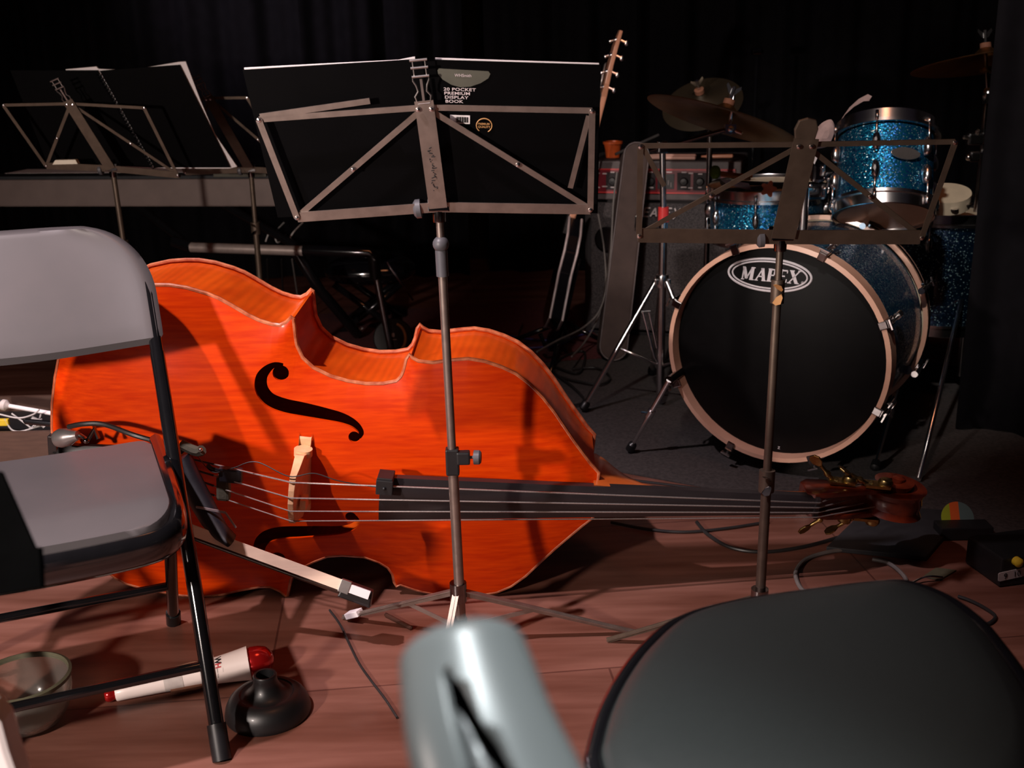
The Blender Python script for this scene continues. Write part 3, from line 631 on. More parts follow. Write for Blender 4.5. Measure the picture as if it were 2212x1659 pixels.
# ================================================================== music stands
def tape(b, p, q, w, tk, n): b.strip(p, q, w, tk, n)
def stand(label, desk, base, hub, feet, mt, cw, bw, lw, nrm, clip=True, loose=(), knobs=(), pole_r=.0075, name='music_stand', group='folding music stands', ornate=True, polemt='standmetal', tilt=0):
    """desk: TL, TR, TC, BL, BR, BC world points"""
    TL, TR, TC, BL, BR, BC = [V(p) for p in desk]; nrm = V(nrm).normalized()
    t = thing(name, label, 'music stand', base, group); th = .0022; off = nrm*.0026
    m = lambda: MB()
    m().strip(TC-(BC-TC).normalized()*.012+off*2, BC+off*2, cw, th, nrm).build('centre_plate', mt, t)
    m().strip(TC, TL, bw, th, nrm).build('top_bar', mt, t); m().strip(TC, TR, bw, th, nrm).build('top_bar', mt, t)
    m().strip(TL+off, BL+off, bw*1.1, th, nrm).build('side_bar', mt, t); m().strip(TR+off, BR+off, bw*1.1, th, nrm).build('side_bar', mt, t)
    m().strip(TC-off, BL-off, bw, th, nrm).build('brace', mt, t); m().strip(TC-off, BR-off, bw, th, nrm).build('brace', mt, t)
    for s in (BL, BR):
        b = MB().strip(BC, s, lw, th, nrm); up = (TC-BC).normalized()
        b.strip(BC-up*lw*.5-nrm*.012, s-up*lw*.5-nrm*.012, .024, th, up); b.build('ledge', mt, t)
    for p, q, w in loose: MB().strip(p, q, w, th, nrm).build('page_arm', mt, t)
    for p in (TL, TR, BL, BR, TC+(TL-TC)*.04+off*2, TC+(TR-TC)*.04+off*2, TC+(BL-TC)*.55-off*.9, TC+(BR-TC)*.55-off*.9):
        MB().lathe(p+off*1.2, nrm, [(.0005, 0), (.0042, 0), (.0036, .0022), (.0005, .0032)], 10).build('rivet', 'chrome', t)
    if ornate:
        up = (TC-BC).normalized(); sd = up.cross(nrm).normalized(); o = TC+up*.008+off*2; k = cw/.031
        b = MB()
        out = [(-.010, 0), (-.013, .012), (-.007, .020), (-.009, .030), (-.013, .038), (-.013, .044), (.013, .044), (.013, .038), (.009, .030), (.007, .020), (.013, .012), (.010, 0)]
        b.tube([o+sd*(a*k)+up*(c*k) for a, c in out], .0016*k, 6, closed=True)
        b.strip(o, o+up*.040*k, .004*k, .002, nrm)
        for z in (.044, .058, .070): b.tube([o+sd*(-.014*k)+up*(z*k), o+sd*(.014*k)+up*(z*k)], .0022*k, 8)
        for s in (-1, 1): b.tube([o+sd*(s*.010*k)+up*(.044*k)-nrm*.002, o+sd*(s*.010*k)+up*(.070*k)-nrm*.002], .0012*k, 6)
        b.build('page_clip', 'nickel', t)
    base, hub = V(base), V(hub); ph = V((base.x, base.y, 0)); top_ = BC-nrm*.012
    # clamp head
    MB().tube([top_+V((0, 0, .022)), top_-V((0, 0, .03))], .011, 12).box(top_, (.036, .026, .022)).build('tilt_clamp', 'darkchrome', t, bevel=.002)
    MB().tube([top_+V((-.012, 0, -.004)), top_+V((-.030, -.002, -.006))], .0045, 8).lathe(top_+V((-.028, -.002, -.006)), (-1, 0, -.1), [(.004, 0), (.016, .002), (.016, .010), (.011, .014), (.001, .015)], 16).build('tilt_knob', 'greyknob', t)
    kz = knobs
    jz = [k[0] for k in kz]
    P = lambda z: ph+(top_-ph)*((z)/(top_.z)) if False else V((ph.x+(top_.x-ph.x)*z/top_.z, ph.y+(top_.y-ph.y)*z/top_.z, z))
    zs = sorted(jz, reverse=True); lev = [top_.z-.02]+zs; rad = pole_r*.72
    for i, z in enumerate(zs+[.03]):
        MB().tube([P(lev[i]), P(z)], rad, 12).build('pole', polemt, t)
        if z > .03:
            kd = [k for k in kz if k[0] == z][0][1]
            if kd == 'ball':
                MB().sphere(P(z+.01), .014, 10).tube([P(z), P(z-.045)], .0105, 12).build('collar', 'greyknob', t)
            elif kd == 'clamp':
                c = MB().box(P(z-.012), (.024, .022, .05)).box(P(z-.004)+V((.020, -.004, 0)), (.024, .018, .024)).build('collar', 'blackplastic', t, bevel=.003)
                MB().tube([P(z-.004)+V((.03, -.004, 0)), P(z-.004)+V((.042, -.004, 0))], .003, 8).lathe(P(z-.004)+V((.038, -.004, 0)), (1, -.1, 0), [(.003, 0), (.013, .001), (.013, .011), (.010, .014), (.001, .014)], 16).build('knob', 'greyknob', c)
            else:
                c = MB().tube([P(z+.01), P(z-.03)], rad*1.9, 12).build('collar', polemt, t)
                b = MB()
                for s in (-1, 1): b.prism([(0, 0), (.008, -.006), (.022, -.008), (.026, 0), (.022, .008), (.008, .006)], P(z-.01)+V((.004, -.012, .002*s)), V((-.5, -.6, .62*s)), V((.7, -.6, 0)), V((0, .0025, 0)))
                b.build('wing_screw', 'goldprint' if kd == 'wing' else 'darkchrome', c)
        rad = rad*1.22
    if feet:
        MB().tube([hub+V((0, 0, .018)), hub-V((0, 0, .02))], .016, 12).build('hub', 'darkchrome', t)
        lowh = V((hub.x, hub.y, max(.045, hub.z-.075)))
        for f in feet:
            f = V(f); dd = (f-hub); d0 = V((dd.x, dd.y, 0)).normalized(); nn = d0.cross(V((0, 0, 1)))
            lg = MB().strip(hub+d0*.012, f+V((0, 0, .004)), .013, .0025, dd.cross(nn)).strip(hub+d0*.012-V((0, 0, .006)), f+V((0, 0, .003)), .011, .0022, nn).build('leg', mt, t)
            MB().strip(lowh+d0*.012, hub+(f-hub)*.42, .009, .002, nn).build('leg_strut', mt, t)
        MB().tube([lowh+V((0, 0, .018)), lowh-V((0, 0, .018))], .015, 12).tube([lowh+V((.012, -.004, 0)), lowh+V((.03, -.008, 0))], .011, 12).lathe(lowh+V((.026, -.008, 0)), (1, -.3, 0), [(.004, 0), (.014, .001), (.014, .012), (.001, .013)], 14).build('lower_clamp', 'blackplastic', t)
    return t, P
# --- the middle stand, its player facing us: the desk leans towards the camera
upm = V((0.0, -math.sin(math.radians(14)), math.cos(math.radians(14)))); om = W(945, 452, 1.83); nm_ = V((0, -math.cos(math.radians(14)), -math.sin(math.radians(14))))
pm = lambda x, y: PL(x, y, om, nm_)
gm = [G(1372, 1369), G(742, 1337), G(952, 1462)]
hubm = W(990, 1277, 1.86); basem = V((hubm.x+.004, hubm.y, 0))
s1, P1 = stand('tall nickel music stand in the centre, standing in front of the double bass', [pm(560, 258), pm(1279, 239), pm(918, 232), pm(642, 469), pm(1275, 452), pm(947, 447)], basem, hubm, gm, 'standmetal', .030, .0092, .0165, nm_,
    loose=[(pm(562, 252), pm(799, 218), .0092), (pm(1272, 250), pm(1232, 406), .0085)], knobs=((.775, 'ball'), (.402, 'clamp')), pole_r=.0088)
lf = gm[1]; dl = (hubm-lf).normalized()
tag(MB().box((0, 0, 0), (.034, .020, .012), Matrix.Translation(lf+dl*.030+V((0, 0, .006))) @ dl.to_track_quat('X', 'Z').to_matrix().to_4x4()).build('tape_flag', 'paper', loc=lf+dl*.03, bevel=.001), 'white tape wrapped round the left foot of the central music stand', 'tape')
b = MB()
for k in range(26):
    y = 318+k*3.6; x = 931+(y-318)*.122+random.uniform(-3, 3)
    p = pm(x+random.uniform(-4, 4), y)+nm_*.0072; qd = pm(x+random.uniform(-6, 6), y+random.uniform(-3, 5))+nm_*.0072
    b.strip(p, qd, .0013, .0004, nm_)
b.build('ink_scrawl', 'ink', s1)
# --- display book on it
bkn = -nm_
ob = om - nm_*.016
pb_ = lambda x, y, k=0.0: PL(x, y, ob-nm_*k, nm_)
book = thing('display_book', 'open black display book on the central music stand', 'book', pb_(930, 446, .004))
def quadslab(b, pts, dvec): r0 = [V(p) for p in pts]; b.loft([r0, [p+dvec for p in r0]], smooth=False)
b = MB(); quadslab(b, [pb_(524, 151), pb_(897, 128), pb_(945, 452), pb_(600, 470)], -nm_*.0014); b.build('cover', 'cover', book)
b = MB(); quadslab(b, [pb_(903, 128), pb_(1298, 140), pb_(1291, 461), pb_(948, 452)], -nm_*.0014); b.build('cover', 'cover', book)
b = MB(); quadslab(b, [pb_(897, 128), pb_(903, 128), pb_(948, 452), pb_(945, 452)], -nm_*.0012); b.build('spine', 'cover', book)
b = MB(); quadslab(b, [pb_(527, 147, .003), pb_(700, 138, .003), pb_(860, 130, .003), pb_(896, 123, .003), pb_(945, 448, .003), pb_(603, 466, .003)], -nm_*.003); b.build('page_block', 'paper', book)
b = MB(); quadslab(b, [pb_(940, 125.5, .003), pb_(1100, 131, .003), pb_(1294, 137, .003), pb_(1288, 455, .003), pb_(955, 448, .003)], -nm_*.003); b.build('page_block', 'paper', book)
ux = (pb_(1298, 140)-pb_(903, 128)).normalized(); uy = (nm_.cross(ux)).normalized(); uy = uy if uy.z > 0 else -uy
def lab(x, y): return pb_(x, y)+nm_*.0004
b = MB(); b.prism([(-.040, .012), (-.038, .015), (.040, .013), (.043, .009), (.040, .002), (.028, -.006), (.012, -.012), (-.004, -.0135), (-.018, -.010), (-.032, -.002), (-.039, .006)], lab(1000, 170), ux, uy, nm_*.0004); lb = b.build('cover_label', 'labelgrey', book)
b = MB(); textmesh(b, 'WHSmith', .0066, lab(982, 165)+nm_*.0006, ux, uy, nm_, .0005); b.build('label_lettering', 'print', lb)
b = MB()
for k, s_ in enumerate(('20 POCKET', 'PREMIUM', 'DISPLAY', 'BOOK')):
    textmesh(b, s_, .0067, lab(958+1.2*k, 195+8.7*k), ux, uy, nm_, .0004, bold=.00010, space=1.05, squash=1.45)
b.build('cover_lettering', 'print', book)
b = MB(); b.prism([(0, 0), (.032, 0), (.032, -.014), (0, -.014)], lab(972, 248), ux, uy, nm_*.0004); bar = b.build('barcode_label', 'paper', book)
b = MB()
for k in range(15): b.prism([(0, 0), (.0006+.0004*(k*7 % 3), 0), (.0006+.0004*(k*7 % 3), -.009), (0, -.009)], lab(985, 252)+nm_*.0005+ux*(.0013*k), ux, uy, nm_*.0003)
b.build('bars', 'ink', bar)
b = MB(); cc = lab(1046, 271)
arc = [cc+ux*(.0125*math.cos(a))+uy*(.0115*math.sin(a))+nm_*.0003 for a in (math.radians(-60+290*k/30) for k in range(31))]
b.tube(arc, .0009, 6); bd_ = b.build('quality_seal', 'goldprint', book)
b = MB(); textmesh(b, 'PREMIUM', .0046, cc-ux*.0104+uy*.0012, ux, uy, nm_, .0004, bold=.0001); textmesh(b, 'QUALITY', .0048, cc-ux*.0102-uy*.0038, ux, uy, nm_, .0004, bold=.0001); b.build('seal_lettering', 'goldprint', bd_)
# --- right stand, dark bronze
ur = V((0, -math.sin(math.radians(20)), math.cos(math.radians(20)))); nr = V((0, -math.cos(math.radians(20)), -math.sin(math.radians(20)))); orr = W(1690, 520, 1.84)
pr_ = lambda x, y: PL(x, y, orr, nr)
bR = W(1655, 1285, 1.80); bR = V((bR.x-.012, 1.80, 0))
s2, P2 = stand('dark bronze music stand on the right, in front of the bass drum', [pr_(1383, 315), pr_(2062, 306), pr_(1737, 312), pr_(1380, 508), pr_(1990, 512), pr_(1690, 512)], bR, V((bR.x, bR.y, .13)),
    [bR+V((.26, .10, 0)), bR+V((-.27, .08, 0)), bR+V((.02, -.28, 0))], 'standdark', .040, .0085, .026, nr, knobs=((.70, 'wing'), (.36, 'plain')), pole_r=.0085, ornate=False, polemt='standdark', loose=[(pr_(1388, 318), pr_(1435, 402), .008)])
b = MB(); c_ = pr_(1737, 300); sd_ = V((1, 0, 0))
b.prism([(-.016, 0), (-.019, .018), (-.014, .033), (0, .037), (.014, .033), (.019, .018), (.016, 0)], c_, sd_, ur, nr*.006); b.build('centre_hinge', 'standdark', s2, bevel=.002)
# --- two stands far left, before the keyboard
def simple_stand(label, Y, desk, pole_px, base_px, mt, tiltdeg=16):
    n_ = V((0, -math.cos(math.radians(tiltdeg)), -math.sin(math.radians(tiltdeg)))); o_ = W(*desk[5], Y); pp = lambda a: PL(a[0], a[1], o_, n_)
    bt = W(*base_px, Y); bt = V((bt.x, bt.y+.02, 0))
    return stand(label, [pp(a) for a in desk], bt, V((bt.x, bt.y, .15)), [bt+V((.27, .08, 0)), bt+V((-.26, .09, 0)), bt+V((.0, -.28, 0))], mt, .030, .0085, .020, n_, knobs=((.56, 'plain'), (.30, 'plain')), pole_r=.011, ornate=True, polemt=mt), pp
sL, ppL = simple_stand('dim music stand at the far left in front of the keyboard', 3.30, [(8, 227), (312, 233), (152, 224), (100, 358), (384, 378), (240, 364)], (250, 400), (275, 560), 'standdark')
sB, ppB = simple_stand('slender dark music stand behind the spiral score, second from the left', 3.62, [(318, 231), (534, 211), (452, 212), (400, 372), (640, 372), (540, 366)], (540, 400), (560, 640), 'standdark')
# spiral-bound score resting on both desks
Ys = 3.45
score = thing('spiral_score', 'open black spiral-bound score with white pages on the left music stands', 'score', W(290, 362, Ys))
n_ = V((0, -math.cos(.26), -math.sin(.26))); o_ = W(300, 362, Ys-.03)
ps = lambda x, y, k=0.0: PL(x, y, o_-n_*k, n_)
b = MB(); quadslab(b, [ps(22, 152), ps(211, 152), ps(330, 362), ps(102, 352)], -n_*.002); b.build('cover', 'cover', score)
b = MB(); quadslab(b, [ps(215, 153), ps(388, 140), ps(498, 362), ps(333, 362)], -n_*.002); b.build('cover', 'cover', score)
b = MB(); quadslab(b, [ps(142, 150, .008), ps(208, 144, .008), ps(213, 149, .008), ps(250, 151, .008), ps(310, 147, .008), ps(386, 134, .008), ps(401, 133, .008), ps(432, 215, .008), ps(464, 290, .008), ps(512, 360, .008), ps(496, 364, .008), ps(330, 364, .008), ps(145, 358, .008)], -n_*.004); b.build('page_block', 'paper', score)
for k in range(30):
    x, y = 213+119*k/29, 160+200*k/29
    a = ps(x-5, y)+n_*.001; c = ps(x+5, y+1)+n_*.001; MB().tube(spline([a, (a+c)/2+n_*.012, c], 4), .0016, 6).build('binding_ring', 'blackmetal', score)
tag(MB().prism([(0, 0), (.075, 0), (.070, .013), (.010, .013)], ppL((116, 358)) + V((0, -.01, .004)), V((1, 0, 0)), V((0, 0, 1)), V((0, .02, 0))).build('card_box', 'card', loc=ppL((116, 358)), bevel=.001), 'small white card box on the ledge of the far left music stand', 'box')
# ================================================================== keyboard and its stand
kL, kR = W(-60, 436, 4.18), W(628, 460, 3.98)
kd = V((kR.x-kL.x, kR.y-kL.y, 0)); kl = kd.length; kd.normalize(); kb = V((-kd.y, kd.x, 0)); kz = (kL.z+kR.z)/2
KM = Matrix(((kd.x, kb.x, 0, kL.x), (kd.y, kb.y, 0, kL.y), (0, 0, 1, kz), (0, 0, 0, 1)))
kbd = thing('stage_piano', 'grey-brown stage piano seen from its back at the left', 'keyboard', (KM @ V((kl/2, .15, -kz))))
MB().box((kl/2, .15, .052), (kl, .30, .100), KM).build('body', 'keyboard', kbd, bevel=.006)
MB().box((kl/2, .06, .108), (kl-.01, .11, .012), KM).build('control_panel', 'keyboardtop', kbd, bevel=.003)
for k in range(36): MB().box((.06+(kl-.12)*(k+.5)/36, .215, .106), ((kl-.12)/36-.002, .15, .012), KM).build('key', 'paper', kbd)
MB().box((kl-.18, .006, .115), (.20, .02, .012), KM).build('painted_light_strip', 'labelgrey', kbd, bevel=.002)  # light on the piano's top edge, put in as a paler strip
ks = thing('keyboard_stand', 'black and chrome folding stand under the stage piano', 'keyboard stand', (KM @ V((kl*.7, .15, -kz))))
Yk = 4.0
MB().tube([W(412, 534, Yk+.06), W(655, 542, Yk)], .0185, 14).build('chrome_bar', 'satin', ks)
MB().tube([W(655, 540, Yk), W(800, 546, Yk-.04), W(812, 560, Yk-.04)], .019, 12).build('arm', 'blackmetal', ks)
MB().tube([W(375, 520, Yk+.08), W(412, 533, Yk+.06)], .022, 12).build('arm', 'blackmetal', ks)
MB().tube([W(806, 548, Yk-.04), W(812, 600, Yk-.02)], .022, 10).build('joint', 'blackplastic', ks)
MB().tube([W(812, 590, Yk-.02), G(847, 768, .01)], .014, 10).build('leg', 'darkchrome', ks)
MB().tube([W(640, 545, Yk+.02), W(690, 625, Yk+.02), G(772, 722, .03)], .020, 10).build('leg', 'blackmetal', ks)
MB().lathe(G(772, 716, .035), (.75, -.2, -.6), [(.001, 0), (.026, .001), (.026, .012), (.001, .014)], 16).build('foot_cap', 'paper', ks)
MB().tube([W(835, 566, Yk), W(892, 648, Yk+.1)], .0045, 8).build('brace_rod', 'chrome', ks)
MB().tube([W(655, 540, Yk+.02), kL+kd*(kl*.72)+kb*.12], .016, 10).tube([W(412, 533, Yk+.06), kL+kd*(kl*.45)+kb*.12], .016, 10).build('upright', 'blackmetal', ks)
for k, (a, b_) in enumerate((((574, 522), (596, 498)), ((582, 496), (600, 524)), ((620, 524), (637, 498)))):
    p, q_ = W(*a, Yk+.08), W(*b_, Yk+.10)
    tag(MB().tube(spline([p, (p+q_)/2+V((.006*(k-1), 0, .01)), q_, q_+V((.02, .06, .02))], 5), .003, 6).build('lead', 'whitecable', loc=p), ('short white lead looping above the chrome stand bar', 'white lead crossing the first one over the chrome stand bar', 'curved white lead at the right, over the chrome stand bar')[k], 'cable')
for k, (x0, y0, x1, y1) in enumerate(((577, 560, 583, 590), (608, 560, 614, 625), (631, 560, 652, 640))):
    p, q_ = W(x0, y0, Yk+.25), G(x1, 700, 0)
    tag(MB().tube(spline([p, (p+q_)/2, q_], 6), .0035, 6).build('lead', 'greycable' if k == 2 else 'cable', loc=q_), ('thin dark lead hanging left below the stand bar', 'thin dark lead hanging in the middle below the stand bar', 'pale lead hanging at the right below the stand bar')[k], 'cable')
# black glossy bench behind
bc = W(800, 582, 4.5)
bn = thing('keyboard_bench', 'black bench with a glossy cushion behind the stage piano stand', 'bench', (bc.x, bc.y, 0))
rings = []
for k in range(9):
    a = math.pi*k/8; rings.append([bc+V((.19*math.cos(t)*(abs(math.cos(t))**-.45 if abs(math.cos(t)) > .02 else 1)*(.55+.45*math.sin(a)), .14*math.sin(t)*(.55+.45*math.sin(a)), .05*math.cos(a))) for t in (6.2832*j/28 for j in range(28))])
MB().loft(rings).build('cushion', 'guitar', bn)
for sx in (-1, 1): MB().tube([bc+V((sx*.14, -.1, -.04)), V((bc.x-sx*.12, bc.y-.12, 0))], .014, 8).build('leg', 'blackmetal', bn)
for sx in (-1, 1): MB().tube([bc+V((sx*.14, .1, -.04)), V((bc.x-sx*.12, bc.y+.12, 0))], .014, 8).build('leg', 'blackmetal', bn)
# round black tin with a tan ring, beyond the bass waist
tc_ = G(852, 772, .0)
tin = thing('round_tin', 'round black tin with a tan ring label behind the waist of the bass', 'tin', tc_)
ax_ = (EYE-tc_).normalized(); tcc = tc_+V((0, 0, .075)); sd_ = ax_.cross(V((0, 0, 1))).normalized(); up_ = sd_.cross(ax_)
MB().lathe(tcc-ax_*.04, ax_, [(.001, 0), (.073, 0), (.075, .004), (.075, .036), (.071, .040), (.001, .041)], 32).build('body', 'blackplastic', tin)
MB().tube([tcc+ax_*.002+sd_*(-.045*math.cos(a))+up_*(.055*math.sin(a)) for a in (math.radians(-100+170*k/20) for k in range(21))], .0052, 8).build('ring_label', 'goldprint', tin)
b = MB(); textmesh(b, '8', .020, tcc+ax_*.0015-sd_*-.005+up_*.005-sd_*.0, -sd_, up_, ax_, .001, bold=.0004); b.strip(tcc+ax_*.002+sd_*.014+up_*-.006, tcc+ax_*.002-sd_*.012+up_*-.006, .0015, .0006, ax_); b.build('lettering', 'print', tin)
# ================================================================== amplifier
aL = G(1262, 722); aR_ = W(1600, 735, aL.y-.16)
ad = V((aR_.x-aL.x, aR_.y-aL.y, 0)).normalized(); ab = V((-ad.y, ad.x, 0)); AW = .60
AM = Matrix(((ad.x, ab.x, 0, aL.x), (ad.y, ab.y, 0, aL.y), (0, 0, 1, 0), (0, 0, 0, 1)))
topz = PL(1300, 346, aL, -ab).z
amp = thing('bass_amplifier', 'black combo amplifier with a red control panel behind the drum kit', 'amplifier', AM @ V((AW/2, .17, 0)))
MB().box((AW/2, .18, topz/2), (AW, .34, topz), AM).build('cabinet', 'amptolex', amp, bevel=.012)
MB().box((AW/2, -.006, topz-.075), (AW-.012, .016, .145), AM).build('trim', 'ampgrey', amp, bevel=.004)
pan = MB().box((AW/2, -.016, topz-.076), (AW-.05, .008, .088), AM).build('control_panel', 'redpanel', amp, bevel=.002)
b = MB()
for x in (.115, .17, .262, .385, .445, .50): 
    k = MB().lathe(AM @ V((x, -.020, topz-.076)), -ab, [(.015, 0), (.015, .010), (.012, .014), (.001, .015)], 16); k.build('knob', 'blackplastic', pan)
for x, w_ in ((.14, .10), (.262, .035), (.385, .05), (.47, .10)): MB().box((x, -.0203, topz-.076), (w_, .0012, .066), AM).build('panel_inset', 'amptolex', pan)
fd = MB().box((.318, -.021, topz-.076), (.062, .004, .056), AM).build('equaliser', 'blackplastic', pan)
for k in range(5): MB().box((.298+.010*k, -.025, topz-.076+.008*((k*3 % 4)-1.5)), (.004, .004, .018), AM).build('slider', 'piping', fd)
b = MB()
rnd = random.Random(4)
for x in (.06, .085, .115, .15, .18, .22, .262, .30, .33, .385, .41, .445, .48, .51):
    for z in (topz-.045, topz-.10):
        b.box((x, -.0214, z+rnd.uniform(-.004, .004)), (rnd.uniform(.012, .022), .0015, .004), AM)
b.build('panel_marking', 'print', pan)
for z in (topz-.032, topz-.119): MB().box((AW/2, -.021, z), (AW-.055, .002, .005), AM).build('panel_line', 'red', pan)
MB().box((AW/2, -.004, (topz-.15)/2+.01), (AW-.06, .016, topz-.19), AM).build('grille', 'grille', amp, bevel=.003)
MB().lathe(AM @ V((.095, -.013, topz-.30)), -ab, [(.043, 0), (.050, .003), (.050, .006), (.043, .007)], 28).build('port_ring', 'darkchrome', amp)
# lightning-style lettered badge
def glyphs(b, txt, o, u, v, n, h, adv, tk=.0015, sh=.0, bold=.22):
    S = {'P': [((0, 0), (0, 1)), ((0, 1), (.62, 1)), ((.62, 1), (.62, .5)), ((.62, .5), (0, .42))], 'E': [((0, 0), (0, 1)), ((0, 1), (.62, 1)), ((0, .52), (.5, .52)), ((0, 0), (.62, 0))],
         'A': [((0, 0), (.36, 1)), ((.36, 1), (.72, 0)), ((.14, .32), (.58, .32))], 'V': [((0, 1), (.36, 0)), ((.36, 0), (.72, 1))], 'Y': [((0, 1), (.35, .45)), ((.7, 1), (.1, -.25))],
         'M': [((0, 0), (.12, 1)), ((.12, 1), (.42, .1)), ((.42, .1), (.74, 1)), ((.74, 1), (.84, 0))], 'X': [((0, 0), (.7, 1)), ((.04, 1), (.66, 0))]}
    u, v, n = V(u).normalized(), V(v).normalized(), V(n).normalized(); x = 0
    for ch, w in zip(txt, adv):
        for (a, c), (e, f) in S[ch]:
            p = V(o)+u*((x+a+sh*c)*h)+v*(c*h)+n*.0006; q_ = V(o)+u*((x+e+sh*f)*h)+v*(f*h)+n*.0006
            b.strip(p, q_, bold*h, tk, n)
        x += w
b = MB(); glyphs(b, 'PEAVEY', PL(1372, 467, AM @ V((0, -.022, 0)), -ab), ad, V((0, 0, 1)), -ab, .032, (.95, .85, .85, .85, .95, .9), sh=.25, bold=.16); b.build('badge', 'print', amp)
MB().box((.115, -.014, topz-.345), (.012, .006, .050), AM).build('badge_bar', 'piping', amp)
# things lying on the amplifier
tp_ = lambda x, y: PL(x, y, AM @ V((0, 0, 0))+ab*.10, -ab)
oc = AM @ V((.095, .10, topz)); 
cu_ = thing('orange_cup', 'orange plastic cup standing on the left end of the amplifier', 'cup', oc)
MB().lathe(oc, (0, 0, 1), [(.001, .001), (.026, .001), (.030, .035), (.034, .052), (.038, .053), (.038, .062), (.033, .063), (.026, .01), (.001, .008)], 24).build('cup', 'orange', cu_)
def stickobj(name, p, q, r, mt, label, grp=None, tip=True, cat='drumstick'):
    p, q = V(p), V(q); d = q-p; L_ = d.length; d.normalize()
    pf = [(.001, 0), (r, .004), (r, L_*.72), (r*.45, L_*.96), (r*.42, L_*.965), (r*.6, L_*.978), (r*.6, L_*.99), (.001, L_)] if tip else [(.001, 0), (r, .002), (r, L_-.002), (.001, L_)]
    return tag(MB().lathe(p, d, pf, 12).build(name, mt, loc=p), label, cat, grp)
az = topz
def onamp(x, y, dy, z): return PL(x, y, V((0, aL.y-.05+dy, 0)), V((0, 1, 0)))
stickobj('drumstick', AM @ V((.425, .03, topz+.014)), AM @ V((.212, .045, topz+.012)), .0075, 'stick', 'upper pale drumstick of the pair lying on top of the amplifier')
stickobj('drumstick', AM @ V((.425, .012, topz+.0085)), AM @ V((.20, .015, topz+.0085)), .0075, 'stick', 'lower pale drumstick of the pair lying on top of the amplifier')
stickobj('drumstick', AM @ V((.56, .05, topz+.012)), AM @ V((.44, .05, topz+.010)), .0075, 'guitarneck', 'brownish drumstick at the right end on top of the amplifier')
stickobj('drum_brush', AM @ V((.118, .018, topz+.020)), AM @ V((.265, .16, topz+.082)), .0055, 'nickel', 'silvery brush slanting over the top of the amplifier', tip=False, cat='drum brush')
# ================================================================== electric bass on a stand, seen edge-on
Yg = 4.05
tipg, botg = W(1343, 64, Yg), W(1183, 712, Yg-.15)
gt = thing('electric_bass', 'black electric bass on a floor stand, seen edge-on behind the music stand', 'electric bass', V((botg.x, botg.y, 0)))
g0, g1 = W(1222, 505, Yg-.08), W(1303, 205, Yg)        # neck from heel to nut
ga = (g1-g0).normalized(); gs = ga.cross(V((0, 1, 0))).normalized(); gs = -gs if gs.x < 0 else gs; gn = gs.cross(ga)
MB().strip(g0+gs*.006, g1, .026, .045, gn).build('neck', 'guitarneck', gt, bevel=.006)
MB().strip(g0-gs*.010, g1-gs*.011, .006, .05, gn).build('fingerboard', 'ebony', gt)
hp = [W(1303, 210, Yg), W(1309, 180, Yg), W(1318, 140, Yg), W(1329, 100, Yg), W(1341, 66, Yg)]
rings = []
for i, (p, w_, d_) in enumerate(zip(hp, (.022, .017, .0155, .015, .012), (.045, .09, .10, .095, .05))):
    a = (hp[min(i+1, 4)]-hp[max(i-1, 0)]).normalized(); s_ = a.cross(V((0, 1, 0))).normalized(); n_ = V((0, 1, 0))
    rings.append([p+s_*(w_/2*sx)+n_*(d_/2*sy) for sx, sy in ((1, 1), (1, -1), (-1, -1), (-1, 1))])
MB().loft(rings, smooth=False).build('headstock', 'guitarneck', gt, bevel=.003)
for k in range(4):
    t_ = .2+.22*k; i = int(t_*4); p = hp[i]+(hp[i+1]-hp[i])*(t_*4-i)
    m = MB().lathe(p+V((-.006, -.03, 0)), (-1, 0, -.25), [(.007, 0), (.006, .010), (.004, .012), (.004, .022), (.007, .024), (.006, .028), (.001, .029)], 12)
    m.tube([p+V((.008, -.045, -.004)), p+V((.024, -.05, -.012))], .005, 8).sphere(p+V((.026, -.05, -.014)), .008, 8, (1, .5, 1.3)); m.build('tuner', 'chrome', gt)
for k in range(4): MB().tube([hp[0]-gs*.018+gn*(-.018+.012*k), hp[2]-gs*.018+gn*(-.018+.012*k)], .001, 5).build('string', 'steel', gt)
ba = W(1228, 470, Yg-.08); bb_ = W(1176, 706, Yg-.15)
bdv = (bb_-ba); BL_ = bdv.length; bdv.normalize(); bs = bdv.cross(V((0, 1, 0))).normalized(); bs = -bs if bs.x < 0 else bs; bf = bs.cross(bdv)
prof = [(0, .07), (.06, .15), (.12, .165), (.20, .13), (.28, .15), (.36, .17), (BL_-.01, .10), (BL_, .04)]
rings = []
for h_, hw in prof:
    c_ = ba+bdv*h_; rings.append([c_+bs*(x*.022+.020)+bf*(y*hw) for x, y in ((-1, -1), (-1, -.5), (-1, .5), (-1, 1), (1, 1), (1, .5), (1, -.5), (1, -1))])
MB().loft(rings, smooth=False).build('body', 'guitar', gt, bevel=.006)
for o_ in (-.003, .042):
    r_ = []
    for h_, hw in prof: r_.append(ba+bdv*h_+bs*(o_)-V((0, 1, 0))*0+bf*(-hw if (bf.y > 0) else hw))
    MB().tube(r_, .0045, 6).build('binding', 'binding', gt)
for h_ in (.10, .16, .30, .33, .37): MB().lathe(ba+bdv*h_+bs*.044+bf*(-.05 if bf.y > 0 else .05), bs, [(.010, 0), (.010, .012), (.001, .013)], 12).build('control_knob', 'chrome', gt)
gst = thing('guitar_stand', 'black tubular guitar stand holding the electric bass', 'guitar stand', V((botg.x+.02, botg.y+.03, 0)))
fz = botg+V((.015, 0, -.01))
MB().tube([fz+V((.05, .16, -.02)), W(1250, 560, Yg+.14)], .010, 8).build('post', 'blackmetal', gst)
